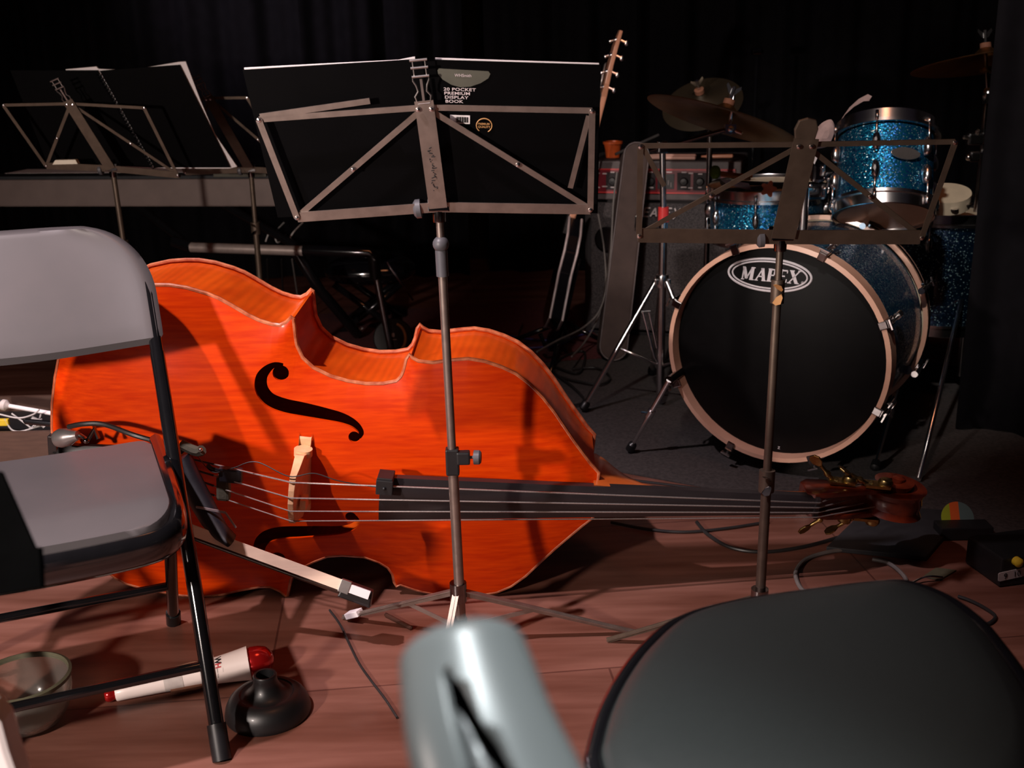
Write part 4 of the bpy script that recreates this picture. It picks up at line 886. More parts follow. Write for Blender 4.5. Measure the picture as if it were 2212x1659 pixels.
for dx, dy in ((-.02, -.24), (.24, .10), (-.20, .16)): MB().tube([fz+V((.05, .16, .0)), V((botg.x+.02+dx, botg.y+.03+dy, .008))], .009, 8).build('leg', 'blackmetal', gst)
MB().tube([fz+V((.05, .16, -.005)), fz+V((.06, -.02, -.022)), fz+V((-.03, -.10, -.022)), fz+V((-.045, -.10, .02))], .008, 8).build('yoke', 'blackmetal', gst)
# slim gig bag standing on end before the amplifier
gb = [W(1378, 306, 4.0), W(1340, 600, 3.93), G(1322, 778, .01)]
gb[0] = W(1378, 308, 4.08)
bag = thing('gig_bag', 'narrow brown nylon gig bag with piping standing before the amplifier', 'gig bag', G(1322, 780))
A0, A1 = gb[0], gb[2]; aa = (A0-A1); bl = aa.length; aa.normalize(); as_ = aa.cross(V((0, 1, 0))).normalized(); as_ = -as_ if as_.x < 0 else as_; an = as_.cross(aa); an = an if an.y < 0 else -an
ol = []
for k in range(13): a = math.pi*k/12; ol.append((.045*math.cos(a), bl-.045+.045*math.sin(a)))
for k in range(13): a = math.pi+math.pi*k/12; ol.append((.050*math.cos(a), .05+.050*math.sin(a)))
MB().prism(ol, A1, as_, aa, -an*.11).build('sleeve', 'gigbag', bag, bevel=.008)
MB().tube([A1+as_*x+aa*y+an*.002 for x, y in ol], .0022, 6, closed=True).build('piping', 'piping', bag)
MB().tube([W(1372, 470, 3.96), W(1371, 492, 3.96)], .003, 6).sphere(W(1374, 467, 3.96), .006, 8).build('zip_pull', 'chrome', bag)
# ================================================================== drum kit
hc = W(1672, 769, 2.69); dax = V((.265, .433, .016)).normalized(); dsz = .455
dx_ = dax.cross(V((0, 0, 1))).normalized(); dx_ = dx_ if dx_.x > 0 else -dx_; dz_ = dx_.cross(dax); dz_ = dz_ if dz_.z > 0 else -dz_
RH = .290
bd = thing('bass_drum', 'large bass drum with pale wooden hoops and black front head', 'drum', V((hc.x+dax.x*.25, hc.y+dax.y*.25, 0)))
D_ = lambda a, r, h: hc+dx_*(r*math.cos(a))+dz_*(r*math.sin(a))+dax*h
MB().ring(hc, dax, [(RH-.012, .0), (RH, .002), (RH+.002, .044), (RH-.010, .046), (RH-.0125, .044)], 72).build('front_hoop', 'hoop', bd)
MB().lathe(hc+dax*.036, dax, [(.001, 0), (RH-.018, 0), (RH-.012, .004), (RH-.012, .008), (.001, .008)], 64).build('front_head', 'drumhead', bd)
MB().ring(hc, dax, [(RH-.014, .048), (RH-.014, dsz-.048), (RH-.022, dsz-.048), (RH-.022, .048)], 72).build('shell', 'sparkle', bd)
MB().ring(hc, dax, [(RH-.012, dsz), (RH, dsz-.002), (RH+.002, dsz-.044), (RH-.010, dsz-.046)], 72).build('rear_hoop', 'hoop', bd)
MB().ring(hc, dax, [(RH+.0025, dsz-.018), (RH+.0035, dsz-.022), (RH+.0035, dsz-.030), (RH+.0025, dsz-.034), (RH+.001, dsz-.026)], 72).build('hoop_inlay', 'drumhead', bd)
MB().ring(hc, dax, [(RH-.008, .047), (RH-.0035, .050), (RH-.0035, .060), (RH-.012, .060)], 72).build('front_rim', 'chrome', bd)
MB().lathe(hc+dax*(dsz-.030), dax, [(.001, 0), (RH-.013, 0), (RH-.013, .005), (.001, .006)], 64).build('rear_head', 'creamhead', bd)
for k in range(8):
    a = math.radians(22.5+45*k)
    for h0, sg in ((.0, 1), (dsz, -1)):
        c = MB(); o_ = D_(a, RH+.004, h0); rd = dx_*math.cos(a)+dz_*math.sin(a); tg = dax.cross(rd)
        mm = Matrix(((tg.x, rd.x, dax.x*sg, o_.x), (tg.y, rd.y, dax.y*sg, o_.y), (tg.z, rd.z, dax.z*sg, o_.z), (0, 0, 0, 1)))
        c.box((0, .002, .022), (.022, .010, .050), mm).box((0, -.008, -.003), (.020, .022, .006), mm)
        c.build('claw', 'darkchrome', bd, bevel=.002)
        c = MB().tube([mm @ V((0, .012, .0)), mm @ V((0, .012, .085))], .0032, 8).box((0, .014, -.012), (.026, .004, .012), mm).tube([mm @ V((0, .008, .072)), mm @ V((0, .008, .105))], .009, 10)
        c.build('tension_rod', 'chrome', bd)
lo_ = PL(1662, 594, hc+dax*.035, -dax)
for rx, rz, wd in ((.1075, .0415, .0030), (.097, .0345, .0022)):
    MB().tube([lo_-dax*.0012+dx_*(rx*math.cos(a))+dz_*(rz*math.sin(a)) for a in (6.2832*k/48 for k in range(48))], wd, 6, closed=True).build('logo_ring', 'logo', bd)
b = MB()
def serif(letter, x0, h):      # slab-serif italic capitals for the drum badge
    o_ = lo_-dax*.0006+dx_*x0-dz_*(h*.5); sh = .16
    P_ = lambda a, c: o_+dx_*((a+sh*c)*h)+dz_*(c*h)
    T = {'M': [(.10, .04, .10, .97, .10), (.12, .95, .42, .10, .24), (.40, .08, .74, .95, .10), (.78, .04, .78, .97, .25)], 'A': [(.02, .04, .42, .97, .09), (.40, .97, .62, .04, .24), (.18, .34, .55, .34, .09)],
         'P': [(.14, .04, .14, .97, .24), (.14, .93, .48, .93, .09), (.52, .90, .52, .54, .18), (.48, .50, .14, .50, .09)], 'E': [(.14, .04, .14, .97, .24), (.14, .93, .62, .93, .10), (.14, .50, .48, .50, .10), (.14, .07, .64, .07, .10), (.62, .93, .62, .74, .07), (.64, .07, .64, .28, .07)],
         'X': [(.10, .95, .58, .05, .25), (.02, .05, .66, .95, .09)]}
    SF = {'M': [(0, 0, .24), (.64, 0, 1.0), (0, 1, .2), (.7, 1, .98)], 'A': [(-.08, 0, .18), (.46, 0, .80)], 'P': [(-.02, 0, .36), (-.02, 1, .3)], 'E': [(-.02, 0, .3), (-.02, 1, .3)], 'X': [(-.1, 0, .2), (.46, 0, .78), (-.06, 1, .3), (.56, 1, .8)]}
    for x1, y1, x2, y2, w_ in T[letter]: b.strip(P_(x1, y1), P_(x2, y2), w_*h, .0012, -dax)
    for x1, y1, x2 in SF[letter]: b.strip(P_(x1, y1*.93+.035), P_(x2, y1*.93+.035), .07*h, .0013, -dax)
xx = -.0745
for ch, w_ in zip('MAPEX', (.0385, .0295, .0275, .0285, .030)): serif(ch, xx, .034); xx += w_
b.build('logo_lettering', 'logo', bd)
b = MB(); textmesh(b, '®', .010, lo_+dx_*.082-dz_*.016, dx_, dz_, -dax, .0012); textmesh(b, 'UX', .010, PL(1655, 968, hc+dax*.035, -dax), dx_, dz_, -dax, .0012); textmesh(b, 'Z', .010, PL(1680, 969, hc+dax*.035, -dax), dx_, dz_, -dax, .0012); b.build('small_lettering', 'logo', bd)
for s_, (top_px, foot_px, wing) in ((-1, ((1445, 822), (1360, 972), (1396, 888))), (1, ((1948, 800), (1889, 1012), (1903, 985)))):
    p = W(*top_px, hc.y+.10 if s_ < 0 else hc.y+.32); q_ = G(*foot_px, .012)
    sp = MB().tube([p, p+(q_-p)*.45, p+(q_-p)*.97], [.0075, .0075, .0045], 10).build('spur', 'chrome', bd)
    MB().lathe(q_-(q_-p).normalized()*.03, (q_-p), [(.006, 0), (.012, .006), (.013, .028), (.008, .032), (.001, .034)], 12).build('spur_foot', 'rubber', sp)
    w0 = p+(q_-p)*.46
    MB().tube([w0-(q_-p).normalized()*.012, w0+(q_-p).normalized()*.012], .011, 10).tube([w0, w0+V((-.028, -.01, .006))], .0035, 8).build('spur_clamp', 'chrome', sp)
    MB().tube([p, hc+dax*(.12 if s_ < 0 else .30)+dx_*(s_*RH*.93)-dz_*.09], .012, 10).build('spur_bracket', 'darkchrome', bd)
def drum(label, ctop, ax, dia, dep, nl, name, shellm, topm, botm, grp=None, badge=None):
    ax = V(ax).normalized(); r = dia/2; t = thing(name, label, 'drum', V(ctop)-ax*dep)
    MB().ring(ctop, ax, [(r-.004, -.028), (r-.004, -dep+.028), (r-.012, -dep+.028), (r-.012, -.028)], 56).build('shell', shellm, t)
    for o_, sg, nm_ in ((0, 1, 'top_rim'), (-dep, -1, 'bottom_rim')):
        MB().ring(ctop, ax, [(r+.002, o_+sg*.006), (r+.004, o_+sg*.004), (r+.0045, o_-sg*.022), (r+.012, o_-sg*.024), (r+.012, o_-sg*.032), (r+.001, o_-sg*.032), (r+.0005, o_+sg*.002)], 56).build(nm_, 'chrome', t)
    MB().lathe(V(ctop), ax, [(.001, -.004), (r-.001, -.004), (r-.001, -.010), (.001, -.010)], 48).build('batter_head', topm, t)
    MB().lathe(V(ctop), ax, [(.001, -dep+.003), (r-.001, -dep+.003), (r-.001, -dep+.008), (.001, -dep+.008)], 48).build('resonant_head', botm, t)
    u = ax.cross(V((0, 1, 0))).normalized(); u = u if u.x > 0 else -u; w_ = ax.cross(u); w_ = w_ if w_.y < 0 else -w_
    for k in range(nl):
        a = 2*math.pi*(k+.5)/nl; d = u*math.sin(a)+w_*math.cos(a); tg = ax.cross(d)
        def at(h): return V(ctop)+d*(r+.002)+ax*h
        single = dep < .18
        for h, sg in (((-.085, 1), (-dep+.085, -1)) if not single else ((-dep/2, 1),)):
            rings = [[at(h)+tg*(.011*e_*math.cos(q))+ax*(.026*e_*math.sin(q))+d*o_ for q in (6.2832*j/14 for j in range(14))] for o_, e_ in ((-.004, 1), (.006, 1), (.013, .75), (.016, .3))]
            MB().loft(rings).build('lug', 'chrome', t)
            for sg2 in ((sg,) if not single else (1, -1)):
                e_ = 0 if sg2 > 0 else -dep
                MB().tube([at(h)+d*.008, at(e_-sg2*.012)+d*.008], .0032, 8).tube([at(e_-sg2*.030)+d*.008, at(e_-sg2*.004)+d*.008], .005, 8).build('tension_rod', 'chrome', t)
    return t, ax, u, w_
# rack tom, tilted towards the drummer
ct = W(1914, 277, 3.02)
tx = V((.105, math.sin(math.radians(25)), math.cos(math.radians(25)))).normalized()
sizet = 2*(W(2024, 277, 3.02)-ct).length
tom, ta, tu, tw = drum('blue sparkle rack tom above the bass drum, underside showing', ct, tx, sizet*.93, .245, 6, 'rack_tom', 'sparkle', 'creamhead', 'clearhead')
bo = ct-ta*.118+tw*(sizet*.465+.0015)+tu*.004
MB().prism([(.0345*math.cos(a)*(1+.12*math.cos(a)**4), .0165*math.sin(a)) for a in (6.2832*k/24 for k in range(24))], bo, tu, ta, tw*.004).build('badge', 'nickel', tom, bevel=.001)
# tom holder
hm_ = hc+dax*.20+dz_*RH
th_ = thing('tom_holder', 'chrome tom holder rising from the bass drum to the blue rack tom', 'drum mount', hm_)
pz = W(1762, 412, 3.0)
MB().tube([hm_-dz_*.01, hm_+dz_*.10, pz], .0125, 12).build('post', 'chrome', th_)
MB().box(pz, (.055, .045, .045)).box(pz+V((.0, -.01, .05)), (.035, .035, .05)).build('clamp', 'darkchrome', th_, bevel=.008)
MB().tube([pz+V((0, 0, .02)), W(1790, 372, 3.0), ct-ta*.14-tu*(sizet*.47)], .009, 10).build('arm', 'chrome', th_)
for x, y in ((1745, 388), (1775, 380), (1788, 405), (1748, 418), (1780, 425)): MB().tube([W(x, y, 2.97), W(x+2, y-16, 2.97)], .0045, 8).sphere(W(x+2, y-17, 2.97), .006, 8).build('wing_bolt', 'chrome', th_)
# snare drum, lower left
csn = W(1656, 398, 3.45)
sn, sa, su, sw_ = drum('blue sparkle snare drum to the left of the rack tom', csn, (-.04, -.03, 1), .356, .165, 8, 'snare_drum', 'sparkle', 'creamhead', 'clearhead')
MB().prism([(.020*math.cos(a)*(1+.25*math.cos(5*a)), .020*math.sin(a)*(1+.25*math.cos(5*a))) for a in (6.2832*k/40 for k in range(40))], W(1660, 408, 3.45-.197), V((1, 0, 0)), V((0, 0, 1)), V((0, -.002, 0))).build('orange_reflection', 'orange', sn)  # orange reflection of the chrome rim, put in as a flat star
sst = thing('snare_stand', 'chrome snare stand under the blue snare drum, behind the bass drum', 'drum stand', V((csn.x, csn.y, 0)))
cb_ = csn+V((0, 0, -.185))
MB().tube([cb_-V((0, 0, .06)), V((csn.x, csn.y, .06))], .011, 10).build('post', 'chrome', sst)
for k in range(3):
    a = math.radians(90+120*k+15); dd = V((math.cos(a), math.sin(a), 0))
    MB().tube([cb_-V((0, 0, .06)), cb_+dd*.14-V((0, 0, .02)), cb_+dd*.19+V((0, 0, .012))], .006, 8).build('basket_arm', 'chrome', sst)
    MB().tube([V((csn.x, csn.y, .30)), V((csn.x, csn.y, 0))+dd*.24+V((0, 0, .01))], .008, 8).build('leg', 'chrome', sst)
# floor tom in the dark at the right, and a cream tambourine-like drum behind the rack tom
ft, fa, fu, fw = drum('blue floor tom right of the bass drum, shadow painted into its wrap', W(2035, 455, 3.42), (0.02, .03, 1), .36, .36, 6, 'floor_tom', 'shadesparkle', 'creamhead', 'clearhead')
for k in range(3):
    a = math.radians(-60+120*k); p = ROOT[ft.name]+fu*(.19*math.sin(a))+fw*(.19*math.cos(a))
    MB().tube([p+V((0, 0, .22)), V((p.x, p.y, .02))], .007, 8).build('leg', 'chrome', ft); MB().tube([V((p.x, p.y, 0)), V((p.x, p.y, .03))], .012, 10).build('rubber_foot', 'rubber', ft)
# ------------------------------------------------------------------ cymbals and stands
def cymbal(label, c, ax, r, bell=.16, name='cymbal', mt='cymbal'):
    prof = [(.006, .030), (r*bell*.5, .027), (r*bell, .012), (r*bell*1.15, .008), (r*.6, -.004), (r*.98, -.018), (r, -.019), (r*.98, -.0205), (r*.6, -.0065), (r*bell*1.1, .006), (r*bell*.9, .010), (.006, .027)]
    return tag(MB().lathe(c, ax, prof, 72, caps=False).build(name, mt, loc=c), label, 'cymbal')
cc1 = W(1582, 250, 3.12); a_ = W(1404, 197, 3.12); b__ = W(1722, 306, 3.12); dd1 = (b__-a_).normalized()
n1 = (V((0, 1, 0)).cross(dd1)).normalized(); n1 = n1 if n1.z > 0 else -n1
ax1 = (n1+V((.0, .16, 0))).normalized(); cc1 = (a_+b__)/2+n1*.006
cymbal('big bronze ride cymbal tilted steeply above the snare drum', cc1, ax1, (b__-a_).length/2)
def felts(t, c, ax):
    MB().lathe(c, ax, [(.001, .028), (.016, .028), (.016, .042), (.004, .043), (.004, .075), (.001, .076)], 14).build('felt', 'brown', t)
    b = MB(); s_ = ax.cross(V((0, 1, 0))).normalized()
    for q in (-1, 1): b.prism([(0, 0), (.010, .004), (.022, .022), (.020, .030), (.008, .020), (0, .012)], c+ax*.055, s_*q, ax, V((0, .004, 0)))
    b.tube([c+ax*.046, c+ax*.078], .005, 8); b.build('wing_nut', 'chrome', t)
st1 = V((W(1427, 800, 3.30).x, 3.30, 0)); sx1 = W(1431, 318, 3.30)
cs1 = thing('cymbal_stand', 'chrome boom cymbal stand with a red collar left of the bass drum', 'cymbal stand', st1)
MB().tube([st1+V((0, 0, .04)), V((st1.x, st1.y, .62))], .0125, 14).build('lower_tube', 'chrome', cs1)
MB().tube([V((st1.x, st1.y, .60)), V((sx1.x, sx1.y, sx1.z))], .0095, 14).build('upper_tube', 'chrome', cs1)
rcz = W(1430, 463, 3.30).z
MB().tube([V((st1.x, st1.y, rcz-.022)), V((st1.x, st1.y, rcz+.022))], .0165, 16).build('collar', 'red', cs1)
MB().tube([V((st1.x, st1.y, rcz-.045)), V((st1.x, st1.y, rcz-.022))], .013, 14).build('collar_sleeve', 'chrome', cs1)
MB().box(sx1, (.03, .03, .035)).tube([sx1, sx1+V((-.03, -.01, .01))], .005, 8).build('tilter', 'darkchrome', cs1, bevel=.005)
pe_ = W(1577, 278, 3.14)
MB().tube([sx1+(sx1-pe_)*.18, pe_], .007, 10).build('boom_arm', 'darkchrome', cs1)
MB().sphere(pe_, .016, 10).box(pe_, (.03, .026, .026)).tube([pe_, pe_+V((.03, -.02, -.012))], .005, 8).build('boom_tilter', 'chrome', cs1)
MB().tube([pe_, cc1+ax1*.08], .005, 8).build('cymbal_rod', 'chrome', cs1); felts(cs1, cc1, ax1)
lz = W(1434, 607, 3.30).z
MB().tube([V((st1.x, st1.y, lz-.02)), V((st1.x, st1.y, lz+.02))], .020, 14).box(V((st1.x, st1.y, lz)), (.05, .03, .02)).build('leg_collar', 'chrome', cs1, bevel=.004)
f1 = G(1258, 884, .014); c1_ = V((st1.x, st1.y, lz))
for f_ in (f1, V((st1.x+.16, st1.y-.24, .014)), V((st1.x+.02, st1.y+.36, .014))):
    d_ = (f_-c1_); lg = MB().tube([c1_+V((d_.x, d_.y, 0)).normalized()*.02, f_-d_.normalized()*.02], .0085, 10).build('leg', 'chrome', cs1)
    MB().lathe(f_-d_.normalized()*.03, d_, [(.009, 0), (.014, .006), (.015, .026), (.008, .032), (.001, .034)], 12).build('rubber_foot', 'rubber', lg)
    MB().tube([V((st1.x, st1.y, .14)), c1_+d_*.52], .005, 8).build('leg_strut', 'chrome', cs1)
MB().tube([W(1389, 674, 3.25), W(1414, 772, 3.25), W(1420, 782, 3.25)], .004, 8).tube([W(1402, 674, 3.25), W(1419, 752, 3.25)], .003, 8).tube([W(1386, 673, 3.25), W(1405, 672, 3.25)], .004, 8).build('pull_strap', 'chrome', cs1)
# the dim second cymbal, behind the ride
cd = W(1515, 215, 3.75)
cymbal('dim cymbal tilted up in the dark behind the ride cymbal', cd, V((-.30, -.52, .8)), .135, mt='shadecymbal')
cs2b = V((cd.x+.06, 3.9, 0)); cs2 = thing('cymbal_stand', 'dim cymbal stand standing behind the amplifier and the ride cymbal', 'cymbal stand', cs2b)
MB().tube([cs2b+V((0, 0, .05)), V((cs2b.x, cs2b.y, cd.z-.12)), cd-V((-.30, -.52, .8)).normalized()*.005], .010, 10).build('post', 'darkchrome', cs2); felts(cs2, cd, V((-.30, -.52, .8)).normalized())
for k in range(3):
    a = math.radians(100+120*k); MB().tube([V((cs2b.x, cs2b.y, .34)), cs2b+V((.22*math.cos(a), .22*math.sin(a), .01))], .008, 8).build('leg', 'darkchrome', cs2)
# crash cymbal at the far right, half behind the wing curtain
cr = W(2130, 124, 3.42); axr = V((-.06, .20, 1)).normalized()
cymbal('flat bronze crash cymbal high at the right edge, partly behind the wing curtain', cr, axr, .215)
cs3b = V((W(2118, 300, 3.42).x+.01, 3.42, 0)); cs3 = thing('cymbal_stand', 'chrome cymbal stand under the crash cymbal at the right edge', 'cymbal stand', cs3b)
k1, k2, k3 = W(2134, 205, 3.42), W(2128, 245, 3.42), W(2106, 300, 3.42)
MB().tube([cr+axr*.08, cr-axr*.03, k1], .005, 8).build('cymbal_rod', 'chrome', cs3); felts(cs3, cr, axr)
MB().lathe(cr-axr*.045, axr, [(.003, 0), (.020, .004), (.020, .014), (.004, .018)], 14).build('seat_cup', 'gold', cs3)
MB().sphere(k1, .017, 10, (1, 1, 1.4)).box(k1+V((.0, -.005, -.01)), (.022, .03, .03)).build('tilter', 'chrome', cs3)
MB().tube([k1, k2, V((cs3b.x, cs3b.y, k3.z)), V((cs3b.x, cs3b.y, .40))], [.007, .009, .0095, .0095], 10).build('upper_tube', 'darkchrome', cs3)
MB().box(k3, (.05, .03, .035)).tube([k3, k3+V((-.045, -.02, .008))], .006, 8).tube([k3, k3+V((0, -.02, .03))], .005, 8).build('clamp', 'chrome', cs3, bevel=.006)
MB().box(W(2104, 338, 3.40), (.035, .03, .03)).sphere(W(2092, 340, 3.38), .010, 8).build('lower_clamp', 'chrome', cs3, bevel=.006)
MB().tube([V((cs3b.x, cs3b.y, .42)), V((cs3b.x, cs3b.y, .05))], .0125, 10).build('lower_tube', 'chrome', cs3)
for f_ in (G(1984, 1036, .012), V((cs3b.x+.2, cs3b.y+.16, .012)), V((cs3b.x-.05, cs3b.y+.28, .012))):
    MB().tube([V((cs3b.x, cs3b.y, .44)), f_], .007, 8).build('leg', 'chrome', cs3)
# microphone catching light in the dark
mc = W(1635, 112, 4.95); ms = thing('microphone_stand', 'dim stand topped by a shiny microphone high in the dark, centre right', 'microphone stand', V((mc.x, mc.y, 0)))
MB().tube([V((mc.x, mc.y, .02)), mc-V((0, 0, .02))], .008, 8).build('post', 'blackmetal', ms)
MB().lathe(V((mc.x, mc.y, 0)), (0, 0, 1), [(.001, 0), (.12, 0), (.12, .012), (.02, .022), (.001, .022)], 24).build('base', 'blackmetal', ms)
MB().lathe(mc+V((-.026, -.01, .0)), (1, .2, .05), [(.001, 0), (.013, .002), (.015, .012), (.015, .040), (.010, .052), (.001, .054)], 14).build('microphone', 'darkchrome', ms)
# cream auxiliary drum between rack tom and curtain
ax_d = thing('tambourine', 'cream-headed tambourine with metal jingles right of the rack tom', 'tambourine', W(2048, 442, 3.2))
tcn = W(2045, 430, 3.24); tax = V((-.12, -.30, .95)).normalized()
MB().ring(tcn, tax, [(.062, -.02), (.067, -.02), (.067, .020), (.062, .020)], 40).build('frame', 'creamhead', ax_d)
MB().lathe(tcn, tax, [(.001, .018), (.0625, .018), (.0625, .020), (.001, .021)], 40).build('head', 'creamhead', ax_d)
for k in range(8):
    a = 6.2832*k/8; u_ = tax.cross(V((1, 0, 0))).normalized(); v_ = tax.cross(u_); p = tcn+(u_*math.cos(a)+v_*math.sin(a))*.066
    MB().lathe(p-tax*.004, tax, [(.001, 0), (.012, .001), (.012, .006), (.001, .007)], 12).build('jingle', 'chrome', ax_d)
# beater with green felt, orange dowels and a pale strip resting on the snare
sz_ = csn.z+.007; pY = 3.38
q0, q1 = W(1560, 384, pY), W(1700, 394, pY+.03)
pch = thing('stick_pouch', 'dark leather stick pouch lying on the snare drum under the mallet', 'pouch', V(((q0.x+q1.x)/2, pY, sz_)))
rings = []
for k in range(7):
    f = k/6; c_ = q0+(q1-q0)*f; hgt = c_.z-.006-sz_; dp = .05*(1-.25*abs(2*f-1)**3)
    rings.append([V((c_.x, c_.y+dp*math.cos(a), sz_+hgt*.5+hgt*.5*math.sin(a))) for a in (6.2832*j/14 for j in range(14))])
MB().loft(rings).build('pouch', 'leather', pch)
g_ = W(1545, 372, pY)
ml = thing('mallet', 'mallet with green felt head and orange handle on the stick pouch', 'mallet', g_)
MB().sphere(g_, .021, 10, (.8, .8, 1.0)).build('felt_head', 'greenfelt', ml)
MB().tube([g_, W(1625, 381, pY)], .0048, 8).build('handle', 'orangestick', ml)
stickobj('drumstick', W(1556, 378, pY-.03), W(1622, 387, pY-.03), .0048, 'orangestick', 'orange dowel lying beside the green mallet on the stick pouch', tip=False)
tag(MB().prism([(0, 0), (.09, .0), (.10, -.022), (.02, -.012)], W(1556, 387, pY-.06), (W(1625, 397, pY-.05)-W(1556, 387, pY-.06)).normalized(), V((0, 0, 1)), V((0, .006, 0))).build('paper_slip', 'cloth', loc=W(1590, 396, pY-.055)), 'pale paper slip tucked in the front of the stick pouch under the orange sticks', 'paper')
# pale cloth and the curved pale strip by the rack tom
cp = [W(1749, 318, 2.95), W(1760, 285, 2.95), W(1775, 266, 2.95), W(1795, 258, 2.95), W(1803, 275, 2.95), W(1798, 300, 2.95), W(1783, 318, 2.95)]
b = MB(); cmid = sum(cp, V((0, 0, 0)))/7; b.loft([[cmid+(p-cmid)*k+V((0, o_, 0)) for p in spline(cp, 4, True)] for k, o_ in ((.3, -.02), (.8, -.014), (1, 0), (.8, .014), (.3, .02))])
tag(b.build('cloth', 'cloth', loc=W(1775, 318, 2.95)), 'crumpled pale pink cloth hanging at the left of the rack tom', 'cloth')
rings = []
for k, (x, y, w_) in enumerate(((1806, 278, .003), (1815, 262, .006), (1830, 240, .009), (1850, 222, .010), (1870, 211, .009), (1880, 213, .006))):
    p = W(x, y, 3.06); rings.append([p+V((w_*.6*sx, .002*sy, w_*sx)) for sx, sy in ((1, 1), (-1, 1), (-1, -1), (1, -1))])
tag(MB().loft(rings, smooth=False).build('paper_strip', 'cloth', loc=W(1806, 278, 3.06)), 'curved pale strip sticking up behind the rack tom', 'strip')
tag(MB().prism([(0, .020), (.014, .006), (.004, -.018), (-.010, .0)], W(1757, 340, 2.93), V((1, 0, 0)), V((0, 0, 1)), V((0, .003, 0))).build('paper_tag', 'paper', loc=W(1757, 340, 2.93)), 'small white paper tag on the chrome tom holder', 'tag')
# ================================================================== things on the floor
mL, mR, mE = G(250, 1498, .0145), G(538, 1432, .031), G(583, 1424, .028)
mu = thing('trombone_mute', 'white trombone mute with shiny red ends lying on the boards', 'mute', V((mL.x+.5*(mR.x-mL.x), mL.y+.5*(mR.y-mL.y), 0)))
md_ = (mR-mL); ml_ = md_.length; md_.normalize()
mr_ = lambda t: .0142+.0085*t+.0085*t**3
MB().lathe(mL, md_, [(.001, 0), (.013, 0), (.0142, .002)]+[(mr_(k/14), .002+(ml_-.002)*k/14) for k in range(1, 15)]+[(.0295, ml_+.0008), (.001, ml_+.0008)], 32).build('body', 'white', mu)
MB().lathe(mL, -md_, [(.0105, 0), (.0105, .004), (.0125, .007), (.0125, .014), (.010, .018), (.001, .019)], 24).build('red_cap', 'candyred', mu)
MB().lathe(mR, md_, [(.0265, 0), (.0285, .006), (.0275, .020), (.023, .034), (.012, .043), (.001, .045)], 28).build('red_dome', 'candyred', mu)
MB().lathe(mL, md_, [(mr_(t)+.0004, ml_*t) for t in (.36, .40, .44, .47, .50)], 32, caps=False).build('tape_band', 'tape', mu)
mside = md_.cross(V((0, 0, 1))).normalized(); mside = mside if mside.y < 0 else -mside
mv_ = (V((0, 0, .75))+mside*.66).normalized(); mt_ = md_.cross(mv_).normalized()
def cork(t0, t1, ang):
    b = MB(); rows = []
    for k in range(9):
        t = t0+(t1-t0)*k/8; row = []
        for j in range(5):
            a = ang-.22+.44*j/4; rr = mr_(t)+.0055*(1-abs(k/4-1)**6*.5); row.append(mL+md_*(ml_*t)+V((0, 0, 1))*(rr*math.sin(a))+mside*(rr*math.cos(a)))
        for j in range(5):
            a = ang+.22-.44*j/4; rr = mr_(t)-.001; row.append(mL+md_*(ml_*t)+V((0, 0, 1))*(rr*math.sin(a))+mside*(rr*math.cos(a)))
        rows.append(row)
    return b.loft(rows)
cork(.40, .64, -.62).build('cork', 'brown', mu); cork(.40, .62, 2.0).build('cork', 'brown', mu)
def onmute(txt, size, h, ang, mt, name, bold=0, up=False):
    b = MB(); textmesh(b, txt, size, (0, 0, 0), (1, 0, 0), (0, 1, 0), (0, 0, 1), 0, bold=bold)
    for i, p in enumerate(b.v):
        x, y = p.x, p.y; hh = h+y; t = hh/ml_; rr = mr_(t)+.0005; a = ang-x/rr
        b.v[i] = mL+md_*hh+V((0, 0, 1))*(rr*math.sin(a))+mside*(rr*math.cos(a))
    b.build(name, mt, mu)
onmute('W', .016, ml_*.745, 1.62, 'ink', 'logo', .0007); onmute('H', .013, ml_*.748, 1.02, 'redink', 'logo', .0006)
onmute('classic mute', .0042, ml_*.755, .75, 'ink', 'lettering')
onmute('......', .006, ml_*.80, .62, 'ink', 'lettering')
b = MB()
for k in range(7): 
    t = .235+.008*k; rr = mr_(t)+.0006; f = lambda t, a: mL+md_*(ml_*t)+V((0, 0, 1))*(rr*math.sin(a))+mside*(rr*math.cos(a))
    b.tube([f(t, 1.02+.10*math.sin(k*2.1)), f(t+.012, 1.02+.10*math.cos(k*1.7))], .0005, 5)
b.build('pen_scribble', 'ink', mu)
pc_ = G(580, 1538)
MB_pl = MB().lathe(pc_, (0, 0, 1), [(.060, 0), (.073, .0), (.0745, .004), (.0735, .009), (.0715, .018), (.066, .029), (.058, .0365), (.051, .0395), (.047, .0398), (.0445, .0375), (.040, .0375), (.033, .042), (.026, .049), (.0215, .058), (.0198, .067), (.0205, .073), (.0190, .0755), (.0155, .0750), (.0148, .068), (.0142, .050), (.001, .050)], 48)
tag(MB_pl.build('plunger_cup', 'rubber', loc=pc_), 'black rubber plunger cup standing on the boards beside the white mute', 'plunger')
gc_ = G(62, 1562)
gl = thing('glass_bowl', 'clear round glass bowl on the floor at the lower left', 'bowl', gc_)
MB().lathe(gc_, (0, 0, 1), [(.001, .002), (.045, .002), (.062, .012), (.074, .035), (.079, .065), (.079, .088), (.0755, .088), (.0755, .066), (.071, .037), (.059, .016), (.044, .007), (.001, .007)], 40).build('bowl', 'glass', gl)
MB().ring(gc_, (0, 0, 1), [(.075, .085), (.081, .085), (.082, .092), (.077, .094)], 40).build('rim', 'olive', gl)
